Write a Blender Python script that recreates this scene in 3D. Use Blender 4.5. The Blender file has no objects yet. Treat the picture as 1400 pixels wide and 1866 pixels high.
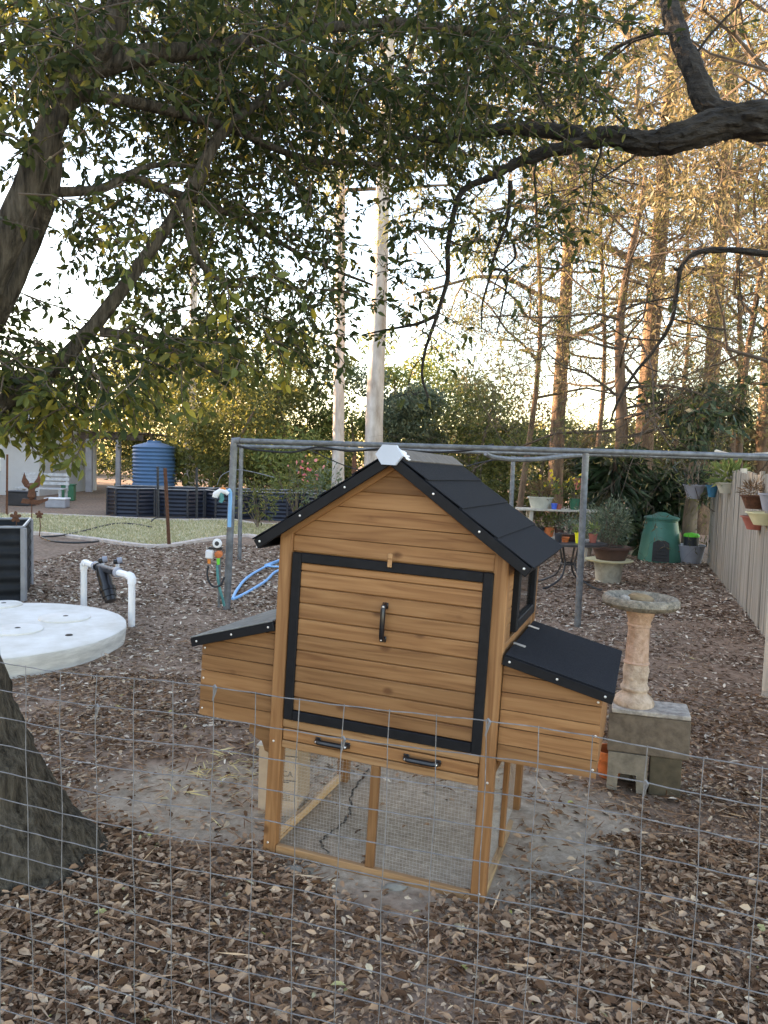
import bpy, math, random
import numpy as np
from mathutils import Vector, Matrix
R = math.radians
random.seed(7); rng = np.random.default_rng(11)
scn = bpy.context.scene
col = scn.collection

# ------------------------------------------------------------------ camera
EYE = 1.55; PITCH = R(4.12); ROLL = R(1.7); FPX = 1402.0
fw = Vector((0, math.cos(PITCH), -math.sin(PITCH))); r0 = Vector((1, 0, 0)); u0 = r0.cross(fw)
rt = r0*math.cos(ROLL) + u0*math.sin(ROLL); upv = -r0*math.sin(ROLL) + u0*math.cos(ROLL)
cd = bpy.data.cameras.new('camera'); cam = bpy.data.objects.new('camera', cd); col.objects.link(cam)
cd.sensor_fit = 'VERTICAL'; cd.sensor_height = 36.0; cd.lens = 36.0*FPX/1866.0
cd.clip_start = 0.05; cd.clip_end = 2000
cam.matrix_world = Matrix(((rt.x, upv.x, -fw.x, 0), (rt.y, upv.y, -fw.y, 0), (rt.z, upv.z, -fw.z, EYE), (0, 0, 0, 1)))
scn.camera = cam
def ray(px, py): return fw + rt*((px-700)/FPX) - upv*((py-933)/FPX)
def gp(px, py, z=0.0):          # photograph point -> point on the level z
    d = ray(px, py); t = (z-EYE)/d.z; return Vector((0, 0, EYE)) + d*t
def at(px, py, Y):              # photograph point -> point at distance Y
    d = ray(px, py); return Vector((0, 0, EYE)) + d*(Y/d.y)

# ------------------------------------------------------------------ sky, sun, exposure
SUN_AZ = R(-66); SUN_EL = R(11)
w = bpy.data.worlds.new('World'); scn.world = w; w.use_nodes = True
nt = w.node_tree; bg = nt.nodes['Background']
sky = nt.nodes.new('ShaderNodeTexSky'); sky.sky_type = 'NISHITA'; sky.sun_disc = False
sky.sun_elevation = SUN_EL; sky.sun_rotation = SUN_AZ; sky.air_density = 1.0; sky.dust_density = 0.5; sky.ozone_density = 1.6
nt.links.new(sky.outputs[0], bg.inputs[0]); bg.inputs[1].default_value = 0.15
sd = bpy.data.lights.new('sun', 'SUN'); sd.energy = 5.0; sd.angle = R(0.55); sd.color = (1.0, 0.78, 0.53)
so = bpy.data.objects.new('sun', sd); col.objects.link(so)
to_sun = Vector((math.sin(SUN_AZ)*math.cos(SUN_EL), math.cos(SUN_AZ)*math.cos(SUN_EL), math.sin(SUN_EL)))
so.rotation_euler = to_sun.to_track_quat('Z', 'Y').to_euler(); so.location = to_sun*60
vs = scn.view_settings; vs.view_transform = 'Standard'; vs.look = 'None'; vs.gamma = 1; vs.use_curve_mapping = False
vs.exposure = 2.78
vs.use_white_balance = True; vs.white_balance_temperature = 8300; vs.white_balance_tint = 21   # camera set for open shade
scn.cycles.max_bounces = 6; scn.cycles.diffuse_bounces = 3; scn.cycles.transmission_bounces = 4

# ------------------------------------------------------------------ materials
def gain(c, g=1.28): return tuple(min(0.86, x*g) for x in c)
def newmat(name):
    m = bpy.data.materials.new(name); m.use_nodes = True
    n = m.node_tree; b = n.nodes['Principled BSDF']; return m, n, b
def ramp(n, cols):
    r = n.nodes.new('ShaderNodeValToRGB'); e = r.color_ramp.elements
    while len(e) < len(cols): e.new(0.5)
    for i, (p, c) in enumerate(cols): e[i].position = p; e[i].color = (*(gain(c) if max(c) < 0.9 else c), 1)
    return r
def mat(name, c, rough=0.7, var=0.25, scale=8.0, bump=0.15, metal=0.0, c2=None, detail=6, spec=0.4, stretch=None, bdist=0.01):
    m, n, b = newmat(name); L = n.links.new
    tc = n.nodes.new('ShaderNodeTexCoord'); mp = n.nodes.new('ShaderNodeMapping')
    if stretch: mp.inputs['Scale'].default_value = stretch
    oi = n.nodes.new('ShaderNodeObjectInfo'); va = n.nodes.new('ShaderNodeVectorMath'); va.operation = 'ADD'
    mu = n.nodes.new('ShaderNodeMath'); mu.operation = 'MULTIPLY'; mu.inputs[1].default_value = 37.0
    L(oi.outputs['Random'], mu.inputs[0]); L(tc.outputs['Object'], mp.inputs[0]); L(mp.outputs[0], va.inputs[0]); L(mu.outputs[0], va.inputs[1])
    no = n.nodes.new('ShaderNodeTexNoise'); no.inputs['Scale'].default_value = scale; no.inputs['Detail'].default_value = detail; no.inputs['Roughness'].default_value = 0.65
    L(va.outputs[0], no.inputs['Vector'])
    lo = tuple(x*(1-var) for x in c) if c2 is None else c2
    hi = tuple(min(1, x*(1+var)) for x in c)
    r = ramp(n, [(0.3, lo), (0.7, hi)]); L(no.outputs[0], r.inputs[0]); L(r.outputs[0], b.inputs['Base Color'])
    b.inputs['Roughness'].default_value = rough; b.inputs['Metallic'].default_value = metal; b.inputs['Specular IOR Level'].default_value = spec
    if bump:
        bp = n.nodes.new('ShaderNodeBump'); bp.inputs['Strength'].default_value = bump; bp.inputs['Distance'].default_value = bdist
        L(no.outputs[0], bp.inputs['Height']); L(bp.outputs[0], b.inputs['Normal'])
    return m
def wood(name, axis, c=(0.220, 0.102, 0.041), dark=(0.148, 0.061, 0.023), lite=(0.292, 0.147, 0.064), knots=True, rough=0.62):
    m, n, b = newmat(name); L = n.links.new
    tc = n.nodes.new('ShaderNodeTexCoord'); oi = n.nodes.new('ShaderNodeObjectInfo')
    mu = n.nodes.new('ShaderNodeMath'); mu.operation = 'MULTIPLY'; mu.inputs[1].default_value = 53.0
    va = n.nodes.new('ShaderNodeVectorMath'); va.operation = 'ADD'
    L(oi.outputs['Random'], mu.inputs[0]); L(tc.outputs['Object'], va.inputs[0]); L(mu.outputs[0], va.inputs[1])
    mp = n.nodes.new('ShaderNodeMapping'); s = [26.0, 26.0, 26.0]; s['xyz'.index(axis)] = 1.6
    mp.inputs['Scale'].default_value = s; L(va.outputs[0], mp.inputs[0])
    no = n.nodes.new('ShaderNodeTexNoise'); no.inputs['Scale'].default_value = 1.5; no.inputs['Detail'].default_value = 7; no.inputs['Distortion'].default_value = 1.2
    L(mp.outputs[0], no.inputs['Vector'])
    r = ramp(n, [(0.28, dark), (0.47, c), (0.75, lite)]); L(no.outputs[0], r.inputs[0])
    hv = n.nodes.new('ShaderNodeHueSaturation'); mv = n.nodes.new('ShaderNodeMapRange')
    mv.inputs[3].default_value = 0.76; mv.inputs[4].default_value = 1.16
    L(oi.outputs['Random'], mv.inputs[0]); L(mv.outputs[0], hv.inputs['Value']); L(r.outputs[0], hv.inputs['Color'])
    out = hv.outputs[0]
    if knots:
        mk = n.nodes.new('ShaderNodeMapping'); ks = [10.0, 10.0, 10.0]; ks['xyz'.index(axis)] = 6.5
        mk.inputs['Scale'].default_value = ks; L(va.outputs[0], mk.inputs[0])
        vo = n.nodes.new('ShaderNodeTexVoronoi'); vo.inputs['Scale'].default_value = 1.0; vo.inputs['Randomness'].default_value = 1.0; L(mk.outputs[0], vo.inputs['Vector'])
        kr = ramp(n, [(0.07, (1, 1, 1)), (0.17, (0, 0, 0))]); L(vo.outputs['Distance'], kr.inputs[0])
        mx = n.nodes.new('ShaderNodeMix'); mx.data_type = 'RGBA'; mx.inputs[7].default_value = (0.11, 0.04, 0.014, 1)
        km = n.nodes.new('ShaderNodeMath'); km.operation = 'MULTIPLY'; km.inputs[1].default_value = 0.8
        L(kr.outputs[0], km.inputs[0]); L(km.outputs[0], mx.inputs[0]); L(out, mx.inputs[6]); out = mx.outputs[2]
    L(out, b.inputs['Base Color']); b.inputs['Roughness'].default_value = rough; b.inputs['Specular IOR Level'].default_value = 0.3
    bp = n.nodes.new('ShaderNodeBump'); bp.inputs['Strength'].default_value = 0.2; bp.inputs['Distance'].default_value = 0.004
    L(no.outputs[0], bp.inputs['Height']); L(bp.outputs[0], b.inputs['Normal'])
    return m
def leafmat(name, cols, transl=0.35, rough=0.5, spec=0.35):
    m, n, b = newmat(name); L = n.links.new
    g = n.nodes.new('ShaderNodeNewGeometry')
    r = ramp(n, cols); L(g.outputs['Random Per Island'], r.inputs[0]); L(r.outputs[0], b.inputs['Base Color'])
    b.inputs['Roughness'].default_value = rough; b.inputs['Specular IOR Level'].default_value = spec
    if transl:
        t = n.nodes.new('ShaderNodeBsdfTranslucent'); ms = n.nodes.new('ShaderNodeMixShader'); ms.inputs[0].default_value = transl
        hs = n.nodes.new('ShaderNodeHueSaturation'); hs.inputs['Value'].default_value = 1.6; hs.inputs['Hue'].default_value = 0.485
        L(r.outputs[0], hs.inputs['Color']); L(hs.outputs[0], t.inputs[0])
        L(b.outputs[0], ms.inputs[1]); L(t.outputs[0], ms.inputs[2]); L(ms.outputs[0], n.nodes['Material Output'].inputs[0])
    return m

M = {}
M['wx'] = wood('coop_wood_x', 'x'); M['wy'] = wood('coop_wood_y', 'y')
M['wz'] = wood('coop_wood_z', 'z', c=(0.20, 0.090, 0.035)); M['rail'] = wood('coop_rail_wood', 'x', c=(0.30, 0.158, 0.072), lite=(0.38, 0.215, 0.108), knots=False)
M['raily'] = wood('coop_rail_wood_y', 'y', c=(0.45, 0.27, 0.135), lite=(0.55, 0.36, 0.2), knots=False)
M['navy'] = mat('charcoal_paint', (0.0065, 0.007, 0.009), 0.55, 0.3, 30, 0.08, spec=0.2)
M['felt'] = mat('roof_felt', (0.0125, 0.0138, 0.0175), 0.85, 0.45, 160, 0.4, detail=5, spec=0.15)
M['feltold'] = mat('roof_felt_faded', (0.16, 0.165, 0.16), 0.85, 0.3, 25, 0.25)
M['black'] = mat('black_plastic', (0.008, 0.008, 0.01), 0.28, 0.2, 20, 0.0, spec=0.6)
M['screw'] = mat('zinc_screw', (0.65, 0.65, 0.66), 0.35, 0.1, 20, 0, metal=0.8)
M['capgrey'] = mat('pale_grey_cap', (0.40, 0.44, 0.50), 0.6, 0.06, 10, 0.05)
M['whitepaint'] = mat('white_paint', (0.82, 0.83, 0.84), 0.6, 0.06, 15, 0.15)
M['mesh'] = mat('galvanised_mesh', (0.40, 0.39, 0.37), 0.5, 0.2, 30, 0, metal=0.3)
M['galv'] = mat('galvanised_pipe', (0.15, 0.16, 0.17), 0.55, 0.4, 14, 0.12, metal=0.45)
M['wire'] = mat('fence_wire', (0.15, 0.147, 0.15), 0.55, 0.4, 40, 0.1, metal=0.25)
M['glass'] = mat('window_glass', (0.9, 0.9, 0.9), 0.05, 0, 5, 0)
_b = M['glass'].node_tree.nodes['Principled BSDF']; _b.inputs['Transmission Weight'].default_value = 1.0; _b.inputs['IOR'].default_value = 1.5
M['card'] = mat('cardboard', (0.40, 0.29, 0.205), 0.85, 0.12, 12, 0.1)
M['cardprint'] = mat('cardboard_print', (0.09, 0.07, 0.06), 0.85, 0.15, 12, 0.0)
M['tape'] = mat('box_lining', (0.55, 0.50, 0.43), 0.5, 0.05, 12, 0)
M['conc'] = mat('cinder_concrete', (0.118, 0.090, 0.067), 0.92, 0.35, 22, 0.5)
M['concl'] = mat('cinder_concrete_pale', (0.165, 0.138, 0.108), 0.92, 0.3, 22, 0.5)
M['concg'] = mat('cinder_concrete_mossy', (0.066, 0.052, 0.034), 0.92, 0.4, 14, 0.5)
M['lid'] = mat('tank_lid_concrete', (0.58, 0.56, 0.53), 0.85, 0.14, 3.5, 0.2, c2=(0.5, 0.46, 0.40))
M['lidside'] = mat('tank_side_concrete', (0.5, 0.485, 0.45), 0.9, 0.25, 5, 0.35, stretch=(1, 1, 5))
M['bath'] = mat('bath_pedestal', (0.50, 0.335, 0.255), 0.85, 0.2, 22, 0.9, c2=(0.36, 0.21, 0.13), bdist=0.02)
M['bathb'] = mat('bath_basin', (0.25, 0.21, 0.165), 0.92, 0.5, 34, 0.9, c2=(0.085, 0.08, 0.062), bdist=0.02)
M['bathp'] = mat('bath_base_plaster', (0.50, 0.39, 0.30), 0.85, 0.2, 24, 0.7, c2=(0.30, 0.20, 0.14), bdist=0.02)
M['slab'] = mat('slab', (0.34, 0.30, 0.26), 0.88, 0.4, 24, 0.5, c2=(0.16, 0.14, 0.125))
M['rock2'] = mat('grey_stone', (0.20, 0.18, 0.15), 0.92, 0.3, 20, 0.6)
M['rock'] = mat('rock', (0.25, 0.17, 0.10), 0.9, 0.3, 12, 0.5)
M['terra'] = mat('terracotta', (0.55, 0.15, 0.05), 0.7, 0.25, 12, 0.15)
M['pvc'] = mat('white_pvc', (0.78, 0.77, 0.73), 0.4, 0.06, 8, 0.02)
M['bluehose'] = mat('blue_hose', (0.16, 0.40, 0.78), 0.4, 0.1, 12, 0)
M['blackhose'] = mat('black_hose', (0.02, 0.02, 0.022), 0.5, 0.2, 12, 0)
M['teal'] = mat('teal_hose', (0.05, 0.22, 0.22), 0.45, 0.2, 12, 0)
M['bed'] = mat('navy_corrugated_steel', (0.010, 0.014, 0.026), 0.42, 0.3, 6, 0.03, spec=0.5)
M['bedn'] = mat('charcoal_corrugated_steel', (0.011, 0.013, 0.016), 0.6, 0.3, 6, 0.05, spec=0.2)
M['bedrim'] = mat('bed_rim', (0.20, 0.205, 0.22), 0.4, 0.2, 8, 0)
M['timber'] = mat('weathered_timber', (0.42, 0.38, 0.32), 0.9, 0.3, 12, 0.3, stretch=(1, 1, 0.12))
M['tank'] = mat('blue_tank', (0.05, 0.125, 0.24), 0.45, 0.1, 4, 0.02)
M['rust'] = mat('rust', (0.10, 0.042, 0.024), 0.85, 0.4, 25, 0.3)
M['housew'] = mat('house_wall', (0.40, 0.41, 0.43), 0.8, 0.06, 3, 0.05)
M['fascia'] = mat('dark_fascia', (0.07, 0.05, 0.045), 0.6, 0.2, 5, 0)
M['fascialite'] = mat('pale_gutter', (0.7, 0.7, 0.72), 0.5, 0.1, 5, 0)
M['postpaint'] = mat('veranda_post', (0.30, 0.30, 0.34), 0.7, 0.2, 6, 0.1)
M['comp'] = mat('compost_green', (0.055, 0.215, 0.17), 0.42, 0.12, 5, 0.03)
M['compd'] = mat('compost_hatch', (0.03, 0.032, 0.036), 0.6, 0.3, 9, 0.1)
M['greypl'] = mat('grey_plastic', (0.26, 0.27, 0.31), 0.5, 0.1, 8, 0)
M['limepl'] = mat('lime_plastic', (0.10, 0.62, 0.06), 0.4, 0.08, 8, 0)
M['darkpl'] = mat('dark_plastic', (0.03, 0.032, 0.038), 0.45, 0.2, 8, 0)
M['bluepl'] = mat('teal_blue_glaze', (0.02, 0.13, 0.22), 0.35, 0.15, 8, 0)
M['blueb'] = mat('bright_blue_glaze', (0.05, 0.13, 0.55), 0.35, 0.15, 8, 0)
M['cream'] = mat('cream_plastic', (0.58, 0.54, 0.34), 0.55, 0.12, 8, 0.02)
M['creamg'] = mat('stone_cream', (0.42, 0.41, 0.34), 0.75, 0.15, 8, 0.05)
M['redpl'] = mat('faded_red_plastic', (0.33, 0.10, 0.075), 0.6, 0.2, 8, 0.02)
M['yellowpl'] = mat('yellow_plastic', (0.80, 0.62, 0.03), 0.45, 0.08, 8, 0)
M['brownpl'] = mat('brown_plastic', (0.075, 0.04, 0.032), 0.55, 0.2, 8, 0.02)
M['greenpl'] = mat('green_plastic', (0.02, 0.12, 0.07), 0.5, 0.2, 8, 0)
M['potgrey'] = mat('old_grey_pot', (0.34, 0.33, 0.28), 0.9, 0.3, 10, 0.2)
M['tsteel'] = mat('table_steel', (0.05, 0.048, 0.05), 0.45, 0.3, 12, 0.05, metal=0.3)
M['orangepl'] = mat('orange_plastic', (0.75, 0.20, 0.04), 0.45, 0.1, 8, 0)
M['soil'] = mat('potting_soil', (0.045, 0.03, 0.022), 0.95, 0.5, 40, 0.6)
M['bark'] = mat('near_bark', (0.095, 0.080, 0.062), 0.97, 0.55, 44, 1.0, c2=(0.018, 0.015, 0.012), stretch=(1, 1, 0.14), bdist=0.06, detail=9, spec=0.1)
M['barkd'] = mat('dark_furrowed_bark', (0.030, 0.026, 0.022), 0.95, 0.6, 26, 1.0, c2=(0.008, 0.007, 0.006), stretch=(0.28, 1, 1), bdist=0.05)
M['barkw'] = mat('pale_gum_bark', (0.46, 0.43, 0.41), 0.85, 0.22, 5, 0.6, c2=(0.26, 0.21, 0.175), stretch=(1, 1, 0.3), bdist=0.03, detail=9)
M['barkr'] = mat('brown_gum_bark', (0.135, 0.088, 0.058), 0.95, 0.6, 9, 1.0, c2=(0.032, 0.021, 0.016), stretch=(1, 1, 0.25), bdist=0.05)
M['barkt'] = mat('twig_bark', (0.075, 0.057, 0.043), 0.9, 0.4, 6, 0.3)
M['barkm'] = mat('mid_bark', (0.13, 0.10, 0.075), 0.95, 0.4, 8, 0.6, stretch=(1, 1, 0.4))
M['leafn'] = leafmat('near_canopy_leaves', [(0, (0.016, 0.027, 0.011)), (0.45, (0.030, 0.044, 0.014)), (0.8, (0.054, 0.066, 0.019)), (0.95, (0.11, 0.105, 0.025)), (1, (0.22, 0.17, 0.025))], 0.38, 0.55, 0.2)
M['leafy'] = leafmat('yellow_green_leaves', [(0, (0.045, 0.065, 0.02)), (0.5, (0.11, 0.13, 0.03)), (0.85, (0.20, 0.19, 0.035)), (1, (0.33, 0.26, 0.03))], 0.4)  # brighter yellow-green set of leaf colours for some twigs
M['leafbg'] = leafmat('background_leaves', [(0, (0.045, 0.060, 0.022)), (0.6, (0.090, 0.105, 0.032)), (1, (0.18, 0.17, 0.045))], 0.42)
M['leafgold'] = leafmat('golden_leaves', [(0, (0.065, 0.060, 0.032)), (0.6, (0.12, 0.102, 0.048)), (1, (0.19, 0.155, 0.07))], 0.35)
M['leafbrown'] = leafmat('brown_leaves', [(0, (0.08, 0.05, 0.03)), (0.6, (0.15, 0.09, 0.045)), (1, (0.24, 0.15, 0.07))], 0.3)
M['leafdark'] = leafmat('dark_broad_leaves', [(0, (0.012, 0.028, 0.014)), (0.7, (0.03, 0.055, 0.024)), (1, (0.09, 0.13, 0.07))], 0.15, 0.35)
M['leafgrey'] = leafmat('grey_green_leaves', [(0, (0.05, 0.075, 0.05)), (0.6, (0.09, 0.12, 0.075)), (1, (0.16, 0.18, 0.11))], 0.25)
M['leafpale'] = leafmat('fresh_green_leaves', [(0, (0.07, 0.105, 0.03)), (0.6, (0.13, 0.17, 0.05)), (1, (0.24, 0.25, 0.08))], 0.3)
M['petal'] = leafmat('yellow_petals', [(0, (0.52, 0.36, 0.03)), (1, (0.62, 0.48, 0.05))], 0.2)
M['petalp'] = leafmat('pink_petals', [(0, (0.62, 0.10, 0.12)), (1, (0.75, 0.35, 0.30))], 0.3)
M['litter'] = leafmat('dry_leaf_litter', [(0, (0.07, 0.036, 0.021)), (0.25, (0.16, 0.086, 0.050)), (0.55, (0.26, 0.155, 0.096)), (0.87, (0.36, 0.235, 0.155)), (0.97, (0.44, 0.32, 0.22)), (0.995, (0.54, 0.43, 0.31)), (1, (0.30, 0.29, 0.10))], 0.0, 0.85, 0.03)
M['chip'] = leafmat('bark_mulch', [(0, (0.055, 0.034, 0.024)), (0.3, (0.16, 0.100, 0.070)), (0.6, (0.29, 0.203, 0.148)), (0.8, (0.46, 0.36, 0.28)), (1, (0.68, 0.60, 0.50))], 0.0, 0.85, 0.08)
M['straw'] = leafmat('straw', [(0, (0.42, 0.33, 0.15)), (1, (0.68, 0.57, 0.30))], 0.1, 0.7)
M['grassb'] = leafmat('dry_lawn_grass', [(0, (0.24, 0.24, 0.12)), (0.5, (0.36, 0.33, 0.20)), (1, (0.52, 0.46, 0.33))], 0.2, 0.7)

# ------------------------------------------------------------------ mesh helpers
def tag(o, label=None, cat=None, group=None, kind=None):
    if label: o['label'] = label
    if cat: o['category'] = cat
    if group: o['group'] = group
    if kind: o['kind'] = kind
    return o
def empty(name, loc=(0, 0, 0), rz=0.0, label=None, cat=None, group=None, parent=None):
    o = bpy.data.objects.new(name, None); col.objects.link(o); o.location = loc; o.rotation_euler = (0, 0, rz); o.empty_display_size = 0.1
    o.parent = parent
    return tag(o, label, cat, group)
def link(name, me, parent=None, loc=None, rot=None, label=None, cat=None, group=None, kind=None):
    o = bpy.data.objects.new(name, me); col.objects.link(o); o.parent = parent
    if loc is not None: o.location = loc
    if rot is not None: o.rotation_euler = rot
    return tag(o, label, cat, group, kind)
class MB:
    def __init__(s): s.v = []; s.f = []
    def add(s, vs, fs):
        k = len(s.v); s.v += [tuple(v) for v in vs]; s.f += [tuple(i+k for i in f) for f in fs]; return s
    def box(s, c, size, ch=0.0, rot=None):
        hx, hy, hz = (q/2 for q in size); c = Vector(c)
        if ch <= 0:
            vs = [Vector((x*hx, y*hy, z*hz)) for z in (-1, 1) for y in (-1, 1) for x in (-1, 1)]
            fs = [(0, 2, 3, 1), (4, 5, 7, 6), (0, 1, 5, 4), (2, 6, 7, 3), (0, 4, 6, 2), (1, 3, 7, 5)]
        else:
            vs = []; ix = {}; h = (hx, hy, hz)
            for sx in (-1, 1):
                for sy in (-1, 1):
                    for sz in (-1, 1):
                        sg = (sx, sy, sz)
                        for a in range(3):
                            ix[(sg, a)] = len(vs)
                            vs.append(Vector([sg[i]*(h[i] if i == a else h[i]-ch) for i in range(3)]))
            fs = []
            def fix(face, n):
                p = [vs[i] for i in face]; nn = (p[1]-p[0]).cross(p[2]-p[0])
                fs.append(face if nn.dot(n) > 0 else face[::-1])
            for a in range(3):
                o1, o2 = [i for i in range(3) if i != a]
                for sg in (-1, 1):
                    q = []
                    for s1, s2 in ((-1, -1), (1, -1), (1, 1), (-1, 1)):
                        t = [0, 0, 0]; t[a] = sg; t[o1] = s1; t[o2] = s2; q.append(ix[(tuple(t), a)])
                    nv = Vector((0, 0, 0)); nv[a] = sg; fix(tuple(q), nv)
            for a in range(3):
                o1, o2 = [i for i in range(3) if i != a]
                for s1 in (-1, 1):
                    for s2 in (-1, 1):
                        t0 = [0, 0, 0]; t0[a] = -1; t0[o1] = s1; t0[o2] = s2; t1 = list(t0); t1[a] = 1
                        t0, t1 = tuple(t0), tuple(t1); nv = Vector((0, 0, 0)); nv[o1] = s1; nv[o2] = s2
                        fix((ix[(t0, o1)], ix[(t1, o1)], ix[(t1, o2)], ix[(t0, o2)]), nv)
            for sx in (-1, 1):
                for sy in (-1, 1):
                    for sz in (-1, 1):
                        g = (sx, sy, sz); fix((ix[(g, 0)], ix[(g, 1)], ix[(g, 2)]), Vector(g))
        if rot is not None: vs = [rot @ v for v in vs]
        return s.add([v+c for v in vs], fs)
    def tube(s, pts, rad, n=8, cap=True, closed=False):
        pts = [Vector(p) for p in pts]; m = len(pts)
        if not hasattr(rad, '__len__'): rad = [rad]*m
        vs = []; prev = None
        for i, p in enumerate(pts):
            if closed: d = pts[(i+1) % m]-pts[i-1]
            else: d = pts[min(i+1, m-1)]-pts[max(i-1, 0)]
            d = d.normalized() if d.length > 1e-9 else Vector((0, 0, 1))
            if prev is None:
                a = Vector((0, 0, 1)) if abs(d.z) < 0.9 else Vector((1, 0, 0)); x = a.cross(d).normalized()
            else:
                x = prev-d*prev.dot(d); x = x.normalized() if x.length > 1e-6 else Vector((1, 0, 0)).cross(d).normalized()
            prev = x; y = d.cross(x)
            for k in range(n):
                t = 2*math.pi*k/n; vs.append(p+(x*math.cos(t)+y*math.sin(t))*rad[i])
        fs = []
        for i in range(m if closed else m-1):
            j = (i+1) % m
            for k in range(n):
                l = (k+1) % n; fs.append((i*n+k, i*n+l, j*n+l, j*n+k))
        if cap and not closed: fs.append(tuple(range(n))[::-1]); fs.append(tuple((m-1)*n+k for k in range(n)))
        return s.add(vs, fs)
    def lathe(s, prof, c=(0, 0, 0), n=24, sx=1.0, sy=1.0, mod=None):
        vs = []; fs = []; m = len(prof)
        for i, (r, z) in enumerate(prof):
            for k in range(n):
                t = 2*math.pi*k/n; rr = r if mod is None else mod(r, z, t)
                vs.append((c[0]+rr*math.cos(t)*sx, c[1]+rr*math.sin(t)*sy, c[2]+z))
        for i in range(m-1):
            for k in range(n):
                l = (k+1) % n; fs.append((i*n+k, i*n+l, (i+1)*n+l, (i+1)*n+k))
        if prof[0][0] > 1e-5: fs.append(tuple(range(n))[::-1])
        if prof[-1][0] > 1e-5: fs.append(tuple((m-1)*n+k for k in range(n)))
        return s.add(vs, fs)
    def prism(s, poly, y0, y1):           # polygon in xz, extruded along y
        n = len(poly); vs = [(x, y0, z) for x, z in poly]+[(x, y1, z) for x, z in poly]
        fs = [tuple(range(n)), tuple(range(2*n-1, n-1, -1))]+[(i, i+n, (i+1) % n+n, (i+1) % n) for i in range(n)]
        return s.add(vs, fs)
    def mesh(s, name, m, smooth=False):
        me = bpy.data.meshes.new(name); me.from_pydata(s.v, [], s.f); me.validate()
        import bmesh
        b = bmesh.new(); b.from_mesh(me); bmesh.ops.recalc_face_normals(b, faces=b.faces); b.to_mesh(me); b.free()
        me.materials.append(m)
        if smooth:
            me.shade_smooth()
            try: me.set_sharp_from_angle(angle=R(40))
            except Exception: pass
        return me
    def build(s, name, m, parent=None, smooth=False, **k): return link(name, s.mesh(name, m, smooth), parent, **k)
def npmesh(name, V, Fq, m):              # V (n,3), Fq (k,4) or (k,3)
    me = bpy.data.meshes.new(name); nf, k = Fq.shape
    me.vertices.add(len(V)); me.vertices.foreach_set('co', np.asarray(V, np.float32).ravel())
    me.loops.add(nf*k); me.loops.foreach_set('vertex_index', np.asarray(Fq, np.int32).ravel())
    me.polygons.add(nf); me.polygons.foreach_set('loop_start', np.arange(0, nf*k, k, dtype=np.int32))
    try: me.polygons.foreach_set('loop_total', np.full(nf, k, np.int32))
    except Exception: pass
    me.update(calc_edges=True); me.materials.append(m); return me
def nrm(a): return a/np.maximum(np.linalg.norm(a, axis=1, keepdims=True), 1e-9)
def leaf_arrays(P, D, N, L, wr=0.42, fold=0.25, curl=0.0):
    P, D, N = np.asarray(P, float), nrm(np.asarray(D, float)), np.asarray(N, float)
    S = nrm(np.cross(D, N)); N = np.cross(S, D); n = len(P); L = np.broadcast_to(np.asarray(L, float), (n,))[:, None]
    W = L*(wr if np.isscalar(wr) else np.asarray(wr)[:, None])*0.5
    up = N*W*fold
    cu = -N*L*curl
    V = np.stack([P, P+D*L*0.3+S*W*0.9+up, P+D*L*0.68+S*W*0.75+up+cu*0.4, P+D*L+cu, P+D*L*0.68-S*W*0.75+up+cu*0.4, P+D*L*0.3-S*W*0.9+up], 1).reshape(-1, 3)
    b = (np.arange(n)*6)[:, None]
    Fq = np.concatenate([b+np.array([[0, 1, 2, 3]]), b+np.array([[0, 3, 4, 5]])], 1).reshape(-1, 4)
    return V, Fq
def dia_arrays(P, D, N, L, wr=0.3):
    P, D = np.asarray(P, float), nrm(np.asarray(D, float)); S = nrm(np.cross(D, np.asarray(N, float))); n = len(P)
    L = np.broadcast_to(np.asarray(L, float), (n,))[:, None]; W = L*wr*0.5
    V = np.stack([P, P+D*L*0.45+S*W, P+D*L, P+D*L*0.45-S*W], 1).reshape(-1, 3)
    Fq = (np.arange(n)*4)[:, None]+np.array([[0, 1, 2, 3]]); return V, Fq
def rnd(n, lo=-1, hi=1): return rng.uniform(lo, hi, (n, 3))

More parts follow.
